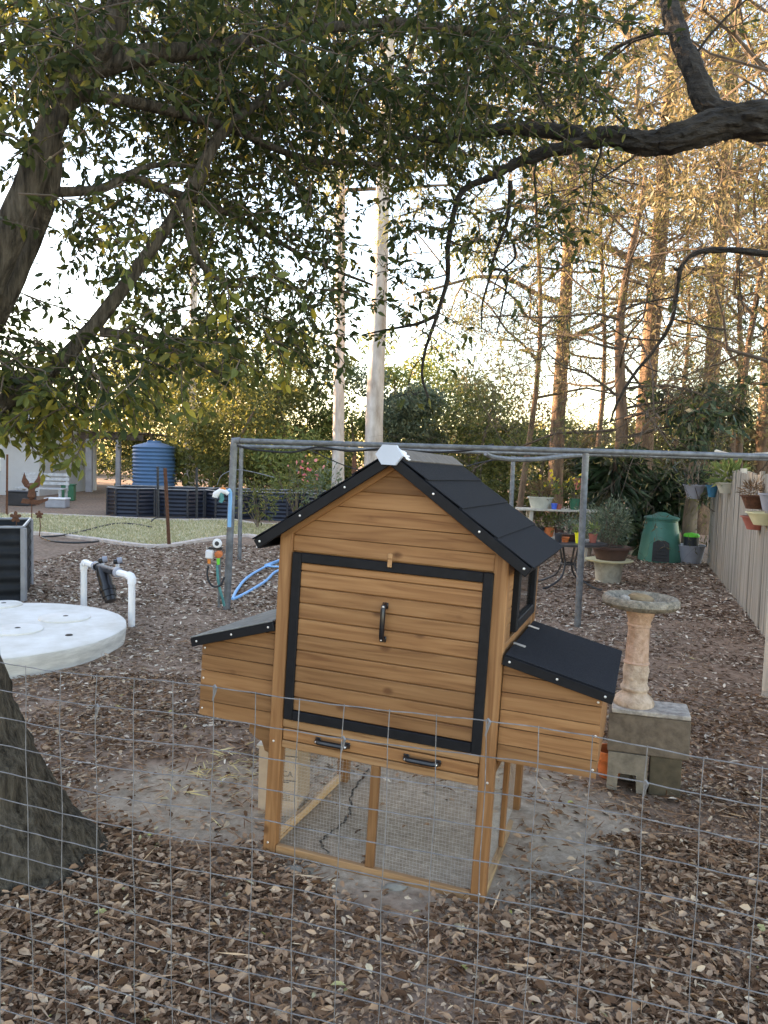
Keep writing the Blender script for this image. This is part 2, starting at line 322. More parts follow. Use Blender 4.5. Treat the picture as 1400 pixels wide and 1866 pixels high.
# ================================================================== GROUND
def gh(x, y):
    """gentle unevenness of the yard"""
    near = math.exp(-((x/7)**2+((y-4)/6)**2))
    return 0.010*near*(math.sin(x*2.3+0.7)*math.cos(y*1.9)+0.6*math.sin(x*5.1+y*3.3))
xs = np.concatenate([[-140, -100, -60, -40, -28, -18], np.linspace(-12, 12, 121), [18, 28, 40, 60, 100, 140]])
ys = np.concatenate([[-80, -40, -18, -6], np.linspace(-2, 16, 91), [18, 21, 25, 32, 45, 60, 80, 110, 150]])
V = np.array([(x, y, gh(x, y)) for y in ys for x in xs]); nx = len(xs)
ii = np.array([(j*nx+i, j*nx+i+1, (j+1)*nx+i+1, (j+1)*nx+i) for j in range(len(ys)-1) for i in range(nx-1)])
def ground_material():
    m, n, b = newmat('mulch_and_dirt'); L = n.links.new
    tc = n.nodes.new('ShaderNodeTexCoord')
    def noise(sc, d=8, r=0.65):
        q = n.nodes.new('ShaderNodeTexNoise'); q.inputs['Scale'].default_value = sc; q.inputs['Detail'].default_value = d; q.inputs['Roughness'].default_value = r
        L(tc.outputs['Object'], q.inputs['Vector']); return q
    n1 = noise(16); n2 = noise(0.7, 5); n3 = noise(26, 9, 0.75)
    c1 = ramp(n, [(0.3, (0.10, 0.066, 0.047)), (0.5, (0.215, 0.148, 0.108)), (0.72, (0.33, 0.243, 0.187))]); L(n1.outputs[0], c1.inputs[0])
    c3 = ramp(n, [(0.32, (0.21, 0.165, 0.122)), (0.5, (0.32, 0.26, 0.20)), (0.68, (0.42, 0.35, 0.28))]); L(n3.outputs[0], c3.inputs[0])
    # bare trodden soil round the coop: distance from two centres, broken by noise
    def blob(cx, cy, sx, sy):
        mp = n.nodes.new('ShaderNodeMapping'); mp.inputs['Location'].default_value = (-cx*sx, -cy*sy, 0); mp.inputs['Scale'].default_value = (sx, sy, 0)
        L(tc.outputs['Object'], mp.inputs[0]); ln = n.nodes.new('ShaderNodeVectorMath'); ln.operation = 'LENGTH'; L(mp.outputs[0], ln.inputs[0]); return ln.outputs['Value']
    mn = n.nodes.new('ShaderNodeMath'); mn.operation = 'MINIMUM'
    L(blob(0.22, 3.25, 1/0.95, 1/0.72), mn.inputs[0]); L(blob(-0.75, 3.35, 1/0.62, 1/0.42), mn.inputs[1])
    ad = n.nodes.new('ShaderNodeMath'); ad.operation = 'MULTIPLY_ADD'; ad.inputs[1].default_value = 0.9; n4 = noise(3.0, 6)
    L(n4.outputs[0], ad.inputs[0]); L(mn.outputs[0], ad.inputs[2])
    mk = ramp(n, [(0.0, (1, 1, 1)), (0.62, (1, 1, 1)), (0.8, (0, 0, 0))])
    dv = n.nodes.new('ShaderNodeMath'); dv.operation = 'DIVIDE'; dv.inputs[1].default_value = 2.0; L(ad.outputs[0], dv.inputs[0]); L(dv.outputs[0], mk.inputs[0])
    mx = n.nodes.new('ShaderNodeMix'); mx.data_type = 'RGBA'; L(mk.outputs[0], mx.inputs[0]); L(c1.outputs[0], mx.inputs[6]); L(c3.outputs[0], mx.inputs[7])
    c2 = ramp(n, [(0.35, (0.8, 0.74, 0.7)), (0.65, (1.12, 1.08, 1.06))]); L(n2.outputs[0], c2.inputs[0])
    ml = n.nodes.new('ShaderNodeMix'); ml.data_type = 'RGBA'; ml.blend_type = 'MULTIPLY'; ml.inputs[0].default_value = 1.0
    L(mx.outputs[2], ml.inputs[6]); L(c2.outputs[0], ml.inputs[7]); L(ml.outputs[2], b.inputs['Base Color'])
    b.inputs['Roughness'].default_value = 0.95; b.inputs['Specular IOR Level'].default_value = 0.15
    bp = n.nodes.new('ShaderNodeBump'); bp.inputs['Strength'].default_value = 0.6; bp.inputs['Distance'].default_value = 0.02
    L(n1.outputs[0], bp.inputs['Height']); L(bp.outputs[0], b.inputs['Normal']); return m
g = link('ground', npmesh('ground', V, ii, ground_material()), kind='structure', label='brown mulched and leaf strewn backyard ground')

def soft(v): return v
COOP = dict(x=-0.0201, y=2.7301, yaw=-0.3332, a=0.0289, b=-0.0217)
cy_, sy_ = math.cos(COOP['yaw']), math.sin(COOP['yaw'])
def coop_local(X, Y):
    dx, dy = X-COOP['x'], Y-COOP['y']; return dx*cy_+dy*sy_, -dx*sy_+dy*cy_
# lawn strip
def curve_pts(pts, n=12):
    P = [Vector((p[0], p[1], p[2] if len(p) > 2 else 0)) for p in pts]; out = []
    for i in range(len(P)-1):
        a, b, c, d = P[max(i-1, 0)], P[i], P[i+1], P[min(i+2, len(P)-1)]
        for k in range(n):
            t = k/n; out.append(0.5*((2*b)+(c-a)*t+(2*a-5*b+4*c-d)*t*t+(3*b-a-3*c+d)*t*t*t))
    out.append(P[-1]); return out
def G(px, py, z=0.0): v = gp(px, py, z); return (v.x, v.y, z)
lf = curve_pts([(-11, 13.6), G(20, 973), G(90, 976), G(170, 985), G(250, 996), G(305, 997), G(380, 985), G(450, 978), G(505, 985), (0.6, 13.6), (2.2, 14.6)])
lb = curve_pts([(-12, 17.2), G(20, 938), G(90, 940), G(180, 944), G(260, 948), G(330, 950), G(420, 950), G(470, 957), (-1.5, 16.6), (0.6, 16.4), (2.2, 15.4)])
k = len(lf); Vl = [(p.x, p.y, 0.012) for p in lf]+[(p.x, p.y, 0.012) for p in lb]
Fl = np.array([(i, i+1, k+i+1, k+i) for i in range(k-1)])
M['lawn'] = mat('lawn_turf', (0.40, 0.36, 0.25), 0.95, 0.25, 2.2, 0.5, c2=(0.25, 0.25, 0.125))
link('lawn', npmesh('lawn', np.array(Vl), Fl, M['lawn']), kind='structure', label='patchy dry lawn strip with pale curved edging')
def band(pts, w, h, m, name, label):
    mb = MB(); n = len(pts); vs = []; fs = []
    for i, p in enumerate(pts):
        d = (pts[min(i+1, n-1)]-pts[max(i-1, 0)]).normalized(); s = Vector((-d.y, d.x, 0))*w/2
        for q, z in ((s, -0.02), (s, h), (-s, h), (-s, -0.02)): vs.append((p.x+q.x, p.y+q.y, z))
    for i in range(n-1):
        for a in range(3): fs.append((i*4+a, i*4+a+1, i*4+a+5, i*4+a+4))
    mb.add(vs, fs); return mb.build(name, m, None, kind='structure', label=label)
M['edge'] = mat('pale_concrete_edging', (0.47, 0.40, 0.36), 0.9, 0.25, 8, 0.3)
band(lf[12:], 0.14, 0.05, M['edge'], 'lawn_edging', 'pale concrete edging along the near side of the lawn')
band(lb[12:], 0.14, 0.05, M['edge'], 'lawn_edging', 'pale concrete edging between lawn and far garden bed')
# grass blades on the lawn
n = 26000; t = rng.random(n)*(k-1); i0 = t.astype(int); fr = (t-i0)[:, None]; s = rng.random(n)[:, None]
A = np.array(Vl); a = A[i0]*(1-fr)+A[np.minimum(i0+1, k-1)]*fr; b = A[k+i0]*(1-fr)+A[k+np.minimum(i0+1, k-1)]*fr
P = a*(1-s)+b*s; D = rnd(n); D[:, 2] = rng.uniform(0.7, 1.6, n)
V, Fq = dia_arrays(P, D, rnd(n), rng.uniform(0.03, 0.075, n), 0.35)
link('grass', npmesh('grass', V, Fq, M['grassb']), kind='stuff', label='short dry grass blades covering the lawn strip')

# ---- leaf litter and mulch chips
def litter(n, xr, yr, size, wr, m, name, label, bare=1.0, lift=0.02, flat=0.5, curl=0.15, clumps=True):
    X = rng.uniform(xr[0], xr[1], n); Y = yr[0]+(yr[1]-yr[0])*rng.random(n)
    lx, ly = coop_local(X, Y)
    inner = (np.abs(lx) < 0.44) & (ly > -0.02) & (ly < 0.82)
    dist = np.minimum(np.hypot((X-0.22)/1.05, (Y-3.3)/0.80), np.hypot((X+0.75)/0.68, (Y-3.35)/0.48))
    nz = 0.18*np.sin(X*5.3+1)*np.cos(Y*6.1)+0.1*np.sin(X*13+Y*9)
    keep = rng.random(n) < np.clip((dist+nz-0.72)/0.4, 1-bare, 1)
    keep &= ~inner | (rng.random(n) < 0.10)
    keep &= np.hypot(X+3.02, Y-5.88) > 1.02
    keep &= np.hypot(X+1.42, Y-2.75) > 0.24
    if clumps: keep &= rng.random(n) < 0.72+0.5*np.sin(X*3.1+2*np.sin(Y*2.2))*np.sin(Y*3.7+X)
    X, Y = X[keep], Y[keep]; n = len(X)
    Z = np.array([gh(x, y) for x, y in zip(X, Y)])+rng.random(n)**2*lift+0.003
    ang = rng.random(n)*2*math.pi; D = np.stack([np.cos(ang), np.sin(ang), rng.normal(0, 0.25, n)], 1)
    N = np.stack([rng.normal(0, flat, n), rng.normal(0, flat, n), np.ones(n)], 1)
    L = rng.uniform(size[0], size[1], n)
    V, Fq = leaf_arrays(np.stack([X, Y, Z], 1), D, N, L, wr if not isinstance(wr, tuple) else rng.uniform(wr[0], wr[1], n), 0.35, curl)
    V[:, 2] = np.maximum(V[:, 2], 0.001)
    return link(name, npmesh(name, V, Fq, m), kind='stuff', label=label)
litter(64000, (-1.9, 1.9), (1.35, 3.1), (0.012, 0.048), (0.25, 0.65), M['litter'], 'leaf_litter', 'dense dry brown fallen leaves between wire fence and coop', lift=0.03)
litter(34000, (-2.6, 3.0), (3.0, 5.2), (0.012, 0.044), (0.3, 0.55), M['litter'], 'leaf_litter', 'scattered dry leaves round the coop and birdbath', lift=0.022)
litter(60000, (-3.8, 4.2), (3.4, 8.2), (0.018, 0.06), (0.12, 0.42), M['chip'], 'mulch', 'grey brown bark mulch across the middle of the yard', lift=0.015, bare=0.9)
litter(30000, (-4.6, 5.2), (7.6, 12.8), (0.03, 0.08), (0.2, 0.45), M['chip'], 'mulch', 'far bark mulch below pipe frame and pot table', lift=0.015, clumps=False)
litter(1500, (-1.4, 1.3), (2.6, 4.1), (0.02, 0.045), (0.4, 0.6), M['litter'], 'leaf_litter', 'stray leaves and crumbs on the bare soil round the coop', bare=0.0, clumps=False)
n = 9000; P = np.stack([rng.uniform(-2.2, 2.6, n), 1.5+rng.random(n)**1.3*5.0, rng.uniform(0.012, 0.032, n)], 1); D = rnd(n); D[:, 2] *= 0.12
lx_, ly_ = coop_local(P[:, 0], P[:, 1]); kp = ~((np.abs(lx_) < 0.45) & (ly_ > -0.02) & (ly_ < 0.82)) & (np.hypot(P[:, 0]+3.02, P[:, 1]-5.88) > 1.05) & (np.hypot(P[:, 0]+1.42, P[:, 1]-2.75) > 0.32); n = kp.sum()
V, Fq = dia_arrays(P[kp], D[kp], rnd(n), rng.uniform(0.03, 0.12, n), 0.055)
link('leaf_litter', npmesh('leaf_litter', V, Fq, M['litter']), kind='stuff', label='thin twig and leaf stalk debris over the yard')
litter(46000, (-1.9, 1.9), (1.35, 3.6), (0.006, 0.020), (0.3, 0.8), M['litter'], 'leaf_litter', 'crushed leaf crumbs and bark bits on the soil by the fence', lift=0.018, clumps=False)
# straw scraps beside the coop
n = 110; P = np.stack([rng.normal(-0.66, 0.13, n), rng.normal(3.62, 0.16, n), rng.uniform(0.005, 0.04, n)], 1); D = rnd(n); D[:, 2] *= 0.15
V, Fq = dia_arrays(P, D, rnd(n), rng.uniform(0.05, 0.14, n), 0.06)
link('straw', npmesh('straw', V, Fq, M['straw']), kind='stuff', label='loose pale straw spilt behind the left nest box')
# sticks
def stick(px, py, ang, ln, r, i):
    p = gp(px, py); d = Vector((math.cos(ang), math.sin(ang), 0)); s = Vector((-d.y, d.x, 0))
    pts = [p+d*ln*(t-0.5)+s*0.03*ln*math.sin(t*5+i)+Vector((0, 0, 0.02+0.008*math.sin(t*3))) for t in (0, .25, .5, .75, 1)]
    return MB().tube(pts, [r, r*.9, r*.8, r*.65, r*.4], 6)
for i, (px, py, a, ln, lab) in enumerate([(303, 1785, 1.8, 0.16, 'short bent stick among leaves close to the wire fence'), (1275, 1290, 2.2, 0.30, 'thin pale stick on mulch beside the birdbath blocks'), (1265, 1390, 2.4, 0.22, 'short straight stick on mulch near the right cinder block')]):
    stick(px, py, a, ln, 0.0045, i).build('stick', M['barkm'], None, label=lab, cat='stick')
# soil crack under the coop, thin strip on the surface, crack shade put in its colour
crk = curve_pts([G(672, 1402), G(655, 1425), G(640, 1450), G(638, 1480), G(622, 1505), G(600, 1522), G(585, 1540), G(600, 1560)], 5)
mb = MB(); vs = []; fs = []
for i, p in enumerate(crk):
    ww = 0.002+0.0035*abs(math.sin(i*1.7))+0.002*random.random(); z = gh(p.x, p.y)+0.004
    vs += [(p.x-ww+0.006*math.sin(i*2.1), p.y, z), (p.x+ww+0.006*math.sin(i*2.1), p.y, z)]
    if i: fs.append((2*i-2, 2*i-1, 2*i+1, 2*i))
M['crackm'] = mat('painted_depth_shade', (0.05, 0.039, 0.03), 1.0, 0.3, 40, 0.2)  # dark colour stands in for shade inside the crack and lid holes
mb.add(vs, fs).build('soil_crack', M['crackm'], None, kind='structure', label='jagged crack in the bare soil below the coop')

# ================================================================== CHICKEN COOP
coop = empty('chicken_coop', label='two storey wooden chicken coop with dark gabled roof and side nest boxes', cat='chicken coop')
ca, sa, cb, sb = math.cos(COOP['a']), math.sin(COOP['a']), math.cos(COOP['b']), math.sin(COOP['b'])
RZ = Matrix(((cy_, -sy_, 0), (sy_, cy_, 0), (0, 0, 1))); RY = Matrix(((ca, 0, sa), (0, 1, 0), (-sa, 0, ca))); RX = Matrix(((1, 0, 0), (0, cb, -sb), (0, sb, cb)))
coop.rotation_euler = (RZ @ RY @ RX).to_euler(); coop.location = (COOP['x'], COOP['y'], 0.002)
W2, DEP, HW, HP = 0.4346, 0.784, 1.258, 1.556
_cache = {}
def cpiece(name, size, loc, m, parent=coop, ch=0.003, rot=None, label=None):
    key = (tuple(round(q, 4) for q in size), m.name, ch)
    if key not in _cache: _cache[key] = MB().box((0, 0, 0), size, ch).mesh(name, m)
    return link(name, _cache[key], parent, loc, rot, label)
# posts
for sx in (-1, 1):
    for yy in (0.0225, DEP-0.0225):
        cpiece('corner_post', (0.052, 0.045, HW+0.012), (sx*(W2-0.026), yy, (HW+0.012)/2-0.006), M['wz'])
# gable wall planks front and back
def gable(yc, back=False):
    wall = empty('gable_wall', parent=coop)
    sl = (HP-HW)/W2; z = 1.176; i = 0
    while z < HP-0.03:
        z1 = min(z+0.0585, HP-0.028)
        def hw(zz): return min(W2-0.054, (HP-0.012-zz)/sl)
        a, b = hw(z), hw(z1)
        MB().prism([(-a, z+0.0016), (a, z+0.0016), (b, z1-0.0003), (-b, z1-0.0003)], yc-0.009, yc+0.005).build('plank', M['wx'], wall)
        z += 0.06; i += 1
    # dark groove board behind the joints
    MB().prism([(-W2+0.054, 1.17), (W2-0.054, 1.17), (W2-0.054, HW), (0, HP-0.03), (-W2+0.054, HW)], yc+(0.009 if not back else -0.013), yc+(0.013 if not back else -0.009)).build('backing', M['wx'], wall)
    return wall
gable(0.020); gable(DEP-0.02, True)
# rafters under the roof edge
ang = math.atan2(HP-HW, W2)
for sx in (-1, 1):
    ln = math.hypot(W2, HP-HW)-0.02
    c = Vector((sx*W2/2, 0.006, (HW+HP)/2-0.030))
    cpiece('rafter', (ln, 0.012, 0.040), c, M['wx'], rot=(0, sx*ang, 0))
# lower rail, drawer, run top rail
cpiece('front_rail', (2*W2-0.106, 0.022, 0.030), (0, 0.014, 0.5155), M['rail'])
MB().box((0, 0.03, 0.475), (2*W2-0.11, 0.01, 0.12)).build('drawer_recess', M['navy'], coop)
drawer = MB().box((0, 0.012, 0.4735), (2*W2-0.112, 0.016, 0.044), 0.003).build('drawer_front', M['wx'], coop)
def handle(parent, c, ln, axis):
    c = Vector(c); d = Vector((1, 0, 0)) if axis == 'x' else Vector((0, 0, 1))
    mb = MB()
    e = [c-d*ln/2+Vector((0, 0.004, 0)), c-d*ln*0.46+Vector((0, -0.016, 0)), c-d*ln*0.36+Vector((0, -0.022, 0)), c+d*ln*0.36+Vector((0, -0.022, 0)), c+d*ln*0.46+Vector((0, -0.016, 0)), c+d*ln/2+Vector((0, 0.004, 0))]
    mb.tube(e, [0.009, 0.0095, 0.010, 0.010, 0.0095, 0.009], 8)
    for q in (-1, 1): mb.box(c+d*q*ln*0.47+Vector((0, 0.002, 0)), (0.022, 0.006, 0.022), 0.002)
    h = mb.build('handle', M['black'], parent, smooth=True)
    for q in (-1, 1): MB().lathe([(0.0045, 0), (0.003, 0.002), (0, 0.0022)], (0, 0, 0), 8).build('screw', M['screw'], h, loc=c+d*q*ln*0.46+Vector((0, -0.0235, 0)), rot=(R(90), 0, 0))
    return h
handle(drawer, (-0.172, 0.0, 0.476), 0.125, 'x'); handle(drawer, (0.175, 0.0, 0.476), 0.125, 'x')
cpiece('run_top_rail', (2*W2-0.106, 0.022, 0.028), (0, 0.014, 0.434), M['rail'])
# door
door = empty('door', parent=coop)
X0, X1, Z0, Z1 = -0.374, 0.386, 0.536, 1.172; fwid = 0.036
MB().box(((X0+X1)/2, 0.012, (Z0+Z1)/2), (X1-X0-0.02, 0.006, Z1-Z0-0.02)).build('door_backing', M['wx'], door)
z = Z0+fwid
first = 0.052
while z < Z1-fwid-0.004:
    h = min(first, Z1-fwid-z); first = 0.06
    cpiece('plank', (X1-X0-2*fwid+0.010, 0.012, h-0.0034), ((X0+X1)/2, 0.004, z+h/2), M['wx'], door, 0.0032)
    z += h
cpiece('frame_stile', (fwid, 0.020, Z1-Z0), (X0+fwid/2, -0.002, (Z0+Z1)/2), M['navy'], door)
cpiece('frame_stile', (fwid, 0.020, Z1-Z0), (X1-fwid/2, -0.002, (Z0+Z1)/2), M['navy'], door)
cpiece('frame_rail', (X1-X0-2*fwid, 0.019, fwid), ((X0+X1)/2, -0.002, Z1-fwid/2), M['navy'], door)
cpiece('frame_rail', (X1-X0-2*fwid, 0.019, fwid), ((X0+X1)/2, -0.002, Z0+fwid/2), M['navy'], door)
handle(door, (0.002, -0.006, 0.953), 0.13, 'z')
cpiece('turn_button', (0.017, 0.008, 0.050), (0.012, -0.018, 1.180), M['rail'], door)
# side walls (upper) with window on the right
def side_wall(sx):
    wall = empty('side_wall', parent=coop); x = sx*(W2-0.012)
    z = 0.50
    while z < 1.235:
        h = min(0.06, 1.245-z)
        if sx > 0 and z+h > 0.945:   # beside the window
            cpiece('plank', (0.014, 0.10, h-0.0015), (x, 0.045+0.055, z+h/2), M['wy'], wall, 0.002)
            cpiece('plank', (0.014, 0.115, h-0.0015), (x, DEP-0.045-0.062, z+h/2), M['wy'], wall, 0.002)
        else:
            cpiece('plank', (0.014, DEP-0.092, h-0.0015), (x, DEP/2, z+h/2), M['wy'], wall, 0.002)
        z += h
    return wall
side_wall(-1); sw = side_wall(1)
win = empty('window', parent=coop); x = W2+0.004; y0, y1, z0, z1 = 0.155, 0.615, 0.945, 1.19
for yy in (y0+0.02, y1-0.02): cpiece('frame_stile', (0.026, 0.04, z1-z0), (x, yy, (z0+z1)/2), M['navy'], win)
for zz in (z0+0.02, z1-0.02): cpiece('frame_rail', (0.025, y1-y0-0.08, 0.04), (x, (y0+y1)/2, zz), M['navy'], win)
MB().box((x-0.004, (y0+y1)/2, (z0+z1)/2), (0.003, y1-y0-0.06, z1-z0-0.06)).build('pane', M['glass'], win)
# back wall, floor
bw = empty('back_wall', parent=coop)
for i in range(11): cpiece('plank', (2*W2-0.108, 0.014, 0.0585), (0, DEP-0.02, 0.53+i*0.06), M['wx'], bw, 0.002)
MB().box((0, DEP/2, 0.492), (2*W2-0.06, DEP-0.05, 0.012)).build('floor', M['wx'], coop)
# run: bottom rails, mid posts
cpiece('bottom_rail', (2*W2-0.106, 0.024, 0.034), (0, 0.014, 0.018), M['rail'])
cpiece('mid_post', (0.034, 0.020, 0.385), (0.0, 0.014, 0.2275), M['wz'])
for sx in (-1, 1):
    cpiece('side_bottom_rail', (0.024, DEP-0.092, 0.036), (sx*(W2-0.014), DEP/2, 0.019), M['raily'])
    cpiece('side_top_rail', (0.022, DEP-0.092, 0.030), (sx*(W2-0.014), DEP/2, 0.470), M['wy'])
    if sx > 0: cpiece('mid_post', (0.020, 0.034, 0.418), (sx*(W2-0.014), DEP*0.5, 0.246), M['wz'])
# wire mesh
def wmesh(n_a, n_b, f, nm='wire_mesh'):
    mb = MB(); r = 0.00034
    for i in range(n_a):
        a, b = f(i/(n_a-1), 0), f(i/(n_a-1), 1); mb.tube([a, b], r, 3, cap=False)
    for j in range(n_b):
        a, b = f(0, j/(n_b-1)), f(1, j/(n_b-1)); mb.tube([a, b], r, 3, cap=False)
    o = mb.build(nm, M['mesh'], coop); o['kind'] = 'stuff'; return o
wmesh(60, 31, lambda u, v: (-W2+0.055+u*(2*W2-0.11), 0.027, 0.03+v*0.40))
for sx in (-1, 1): wmesh(54, 32, lambda u, v, sx=sx: (sx*(W2-0.028), 0.046+u*(DEP-0.092), 0.03+v*0.42))
# main roof
def roof_side(sx):
    rf = empty('roof_slope', parent=coop)
    ov = 0.078; L = math.hypot(W2+ov, (HP-HW)*(1+ov/W2)); y0, y1 = -0.052, DEP+0.05
    d = Vector((sx*math.cos(ang), 0, -math.sin(ang))); nrmv = Vector((sx*math.sin(ang), 0, math.cos(ang)))
    apex = Vector((0, 0, HP-0.004)); rot = (0, sx*ang, 0)
    mid = apex+d*(L/2)
    cpiece('deck', (L, y1-y0-0.026, 0.012), Vector((mid.x, (y0+y1)/2, mid.z))+nrmv*0.002, M['navy'], rf, 0.002, rot)
    ns = 4
    for i in range(ns):
        seg = L/ns; c = apex+d*(seg*(i+0.5))
        cpiece('felt_strip', (seg+0.012, y1-y0-0.002, 0.004), Vector((c.x, (y0+y1)/2, c.z))+nrmv*(0.0150-0.0008*i), M['felt'], rf, 0.001, (0, sx*(ang-0.030), 0))
    for yy in (y0+0.006, y1-0.006):
        b = cpiece('barge_board', (L+0.004, 0.012, 0.036), Vector((mid.x, yy, mid.z))-nrmv*0.010, M['navy'], rf, 0.002, rot)
        if yy < 0.1:
            for t in (0.33, 0.66, 0.97):
                p = apex+d*(L*t)-nrmv*0.008; MB().lathe([(0.0045, 0), (0.003, 0.002), (0, 0.0022)], (0, 0, 0), 8).build('screw', M['screw'], b, loc=(0, 0, 0)) if False else None
                link('screw', SCREW, rf, (p.x, yy-0.0065, p.z), (R(90), 0, 0))
    e = apex+d*(L-0.006)
    cpiece('eave_trim', (0.012, y1-y0-0.026, 0.032), Vector((e.x, (y0+y1)/2, e.z))-nrmv*0.014, M['navy'], rf, 0.002, rot)
SCREW = MB().lathe([(0.0048, 0), (0.0035, 0.002), (0.0005, 0.0024)], (0, 0, 0), 8).mesh('screw', M['screw'])
roof_side(-1); roof_side(1)
# ridge: cap strip, hexagonal end plate, white smear
M['ridgef'] = mat('ridge_felt', (0.12, 0.105, 0.095), 0.85, 0.3, 30, 0.3)
MB().prism([(-0.055, HP-0.016), (0, HP+0.022), (0.055, HP-0.016), (0.05, HP-0.022), (0, HP+0.012), (-0.05, HP-0.022)], -0.03, DEP+0.048).build('ridge_cap', M['ridgef'], coop)
hexm = MB(); hexm.prism([(0.050*math.cos(R(60*i))*1.0, HP-0.002+0.040*math.sin(R(60*i))) for i in range(6)], -0.070, -0.052)
hexm.build('ridge_end_plate', M['capgrey'], coop, label='pale grey hexagonal plate at the gable peak')
mb = MB()
for i, (px, pz, w, l) in enumerate([(0.02, 0.024, 0.03, 0.10), (-0.012, 0.024, 0.022, 0.06), (0.040, 0.013, 0.018, 0.075), (0.058, 0.0, 0.012, 0.035)]):
    pts = []; 
    for q in range(14):
        t = 2*math.pi*q/14; rr = 1+0.3*math.sin(5*t+i)+0.15*random.random()
        pts.append((px+w*0.5*rr*math.cos(t), -0.048+l*0.5+l*0.5*rr*math.sin(t)))
    vs = [(x, max(y, -0.05), HP+0.0245-abs(x)*0.69+0.001*i) for x, y in pts]; vs2 = [(x, y, z+0.003) for x, y, z in vs]
    mb.add(vs+vs2, [tuple(range(14))[::-1], tuple(range(14, 28))]+[(q, (q+1) % 14, (q+1) % 14+14, q+14) for q in range(14)])
mb.build('paint_smear', M['whitepaint'], coop, label='white smear on the roof ridge')
# nest boxes
def nest(sx, xa, xb, zb, za_top, zb_top, y0, y1, mroof):
    nb = empty('nest_box', parent=coop)
    def top(x): return za_top+(zb_top-za_top)*(x-xa)/(xb-xa)
    for yy, fr in ((y0+0.008, True), (y1-0.008, False)):
        z = zb; i = 0
        while z < za_top-0.004:
            z1 = z+0.0615
            lo, hi = z+0.0016, z1-0.0016
            # clip to the sloping lid
            def xlim(zz): return xa+(xb-xa)*(za_top-zz)/(za_top-zb_top) if zz > zb_top else xb
            if lo < za_top-0.002:
                poly = [(sx*xa, lo), (sx*xlim(lo), lo)]
                if hi > zb_top > lo: poly.append((sx*xb, zb_top))
                h2 = min(hi, za_top)
                if xlim(h2)-xa > 0.004: poly += [(sx*xlim(h2), h2), (sx*xa, h2)]
                else: poly += [(sx*xa, h2)]
                MB().prism(poly, yy-0.007-0.0008*(i % 2), yy+0.007).build('plank', M['wx'], nb)
            z = z1; i += 1
    z = zb
    while z < zb_top-0.005:
        h = min(0.0615, zb_top-z)
        cpiece('end_plank', (0.014, y1-y0-0.034, h-0.0015), (sx*(xb-0.008), (y0+y1)/2, z+h/2), M['wy'], nb, 0.002); z += h
    MB().prism([(sx*xa, zb+0.003), (sx*(xb-0.016), zb+0.003), (sx*(xb-0.016), zb_top-0.012), (sx*xa, za_top-0.012)], y0+0.0155, y0+0.0185).build('backing', M['wx'], nb)
    MB().box((sx*(xa+xb)/2, (y0+y1)/2, zb+0.008), (xb-xa-0.02, y1-y0-0.036, 0.012)).build('floor', M['wx'], nb)
    # lid
    la = math.atan2(za_top-zb_top, xb-xa); L = (xb-xa)/math.cos(la)+0.035
    d = Vector((sx*math.cos(la), 0, -math.sin(la))); nv = Vector((sx*math.sin(la), 0, math.cos(la)))
    st = Vector((sx*(xa+0.001), 0, za_top)); mid = st+d*L/2+nv*0.012; rot = (0, sx*la, 0); ly0, ly1 = y0-0.03, y1+0.03
    lid = empty('lid', parent=nb)
    cpiece('lid_panel', (L, ly1-ly0-0.024, 0.012), Vector((mid.x, (ly0+ly1)/2, mid.z)), M['navy'], lid, 0.002, rot)
    cpiece('lid_felt', (L-0.002, ly1-ly0-0.004, 0.004), Vector((mid.x, (ly0+ly1)/2, mid.z))+nv*0.0095, mroof, lid, 0.001, rot)
    for yy in (ly0+0.006, ly1-0.006): cpiece('lid_edge', (L+0.002, 0.011, 0.034), Vector((mid.x, yy, mid.z))-nv*0.011, M['navy'], lid, 0.002, rot)
    cpiece('lid_edge', (0.011, ly1-ly0-0.024, 0.034), mid+d*(L/2-0.006)-nv*0.011+Vector((0, (ly0+ly1)/2, 0)), M['navy'], lid, 0.002, rot)
    for t in (0.06, 0.5, 0.93):
        p = st+d*L*t+nv*0.002; link('screw', SCREW, lid, (p.x, ly0-0.0006, p.z), (R(90), 0, 0))
    for yy in (y0+0.16, y1-0.10):
        p = st+d*0.02+nv*0.024; MB().box((0, 0, 0), (0.045, 0.022, 0.003)).build('hinge', M['screw'], lid, loc=(p.x, yy, p.z), rot=rot)
    for zz in (zb+0.03, (zb+zb_top)/2, zb_top-0.03): link('screw', SCREW, nb, (sx*(xb-0.012), y0-0.0005, zz), (R(90), 0, 0))
    return nb
nest(1, W2+0.003, 0.772, 0.515, 0.878, 0.806, 0.022, 0.64, M['felt'])
nest(-1, W2+0.003, 0.760, 0.478, 0.880, 0.780, 0.022, 0.64, M['feltold'])
# bracket under the left nest box
MB().prism([(-0.436, 0.476), (-0.545, 0.476), (-0.548, 0.44), (-0.52, 0.42), (-0.49, 0.41), (-0.475, 0.375), (-0.436, 0.36)], 0.05, 0.068).build('bracket', M['wx'], coop)
for sx in (-1, 1):
    for zz in (0.04, 0.44): link('screw', SCREW, coop, (sx*(W2-0.02), -0.0005, zz), (R(90), 0, 0))

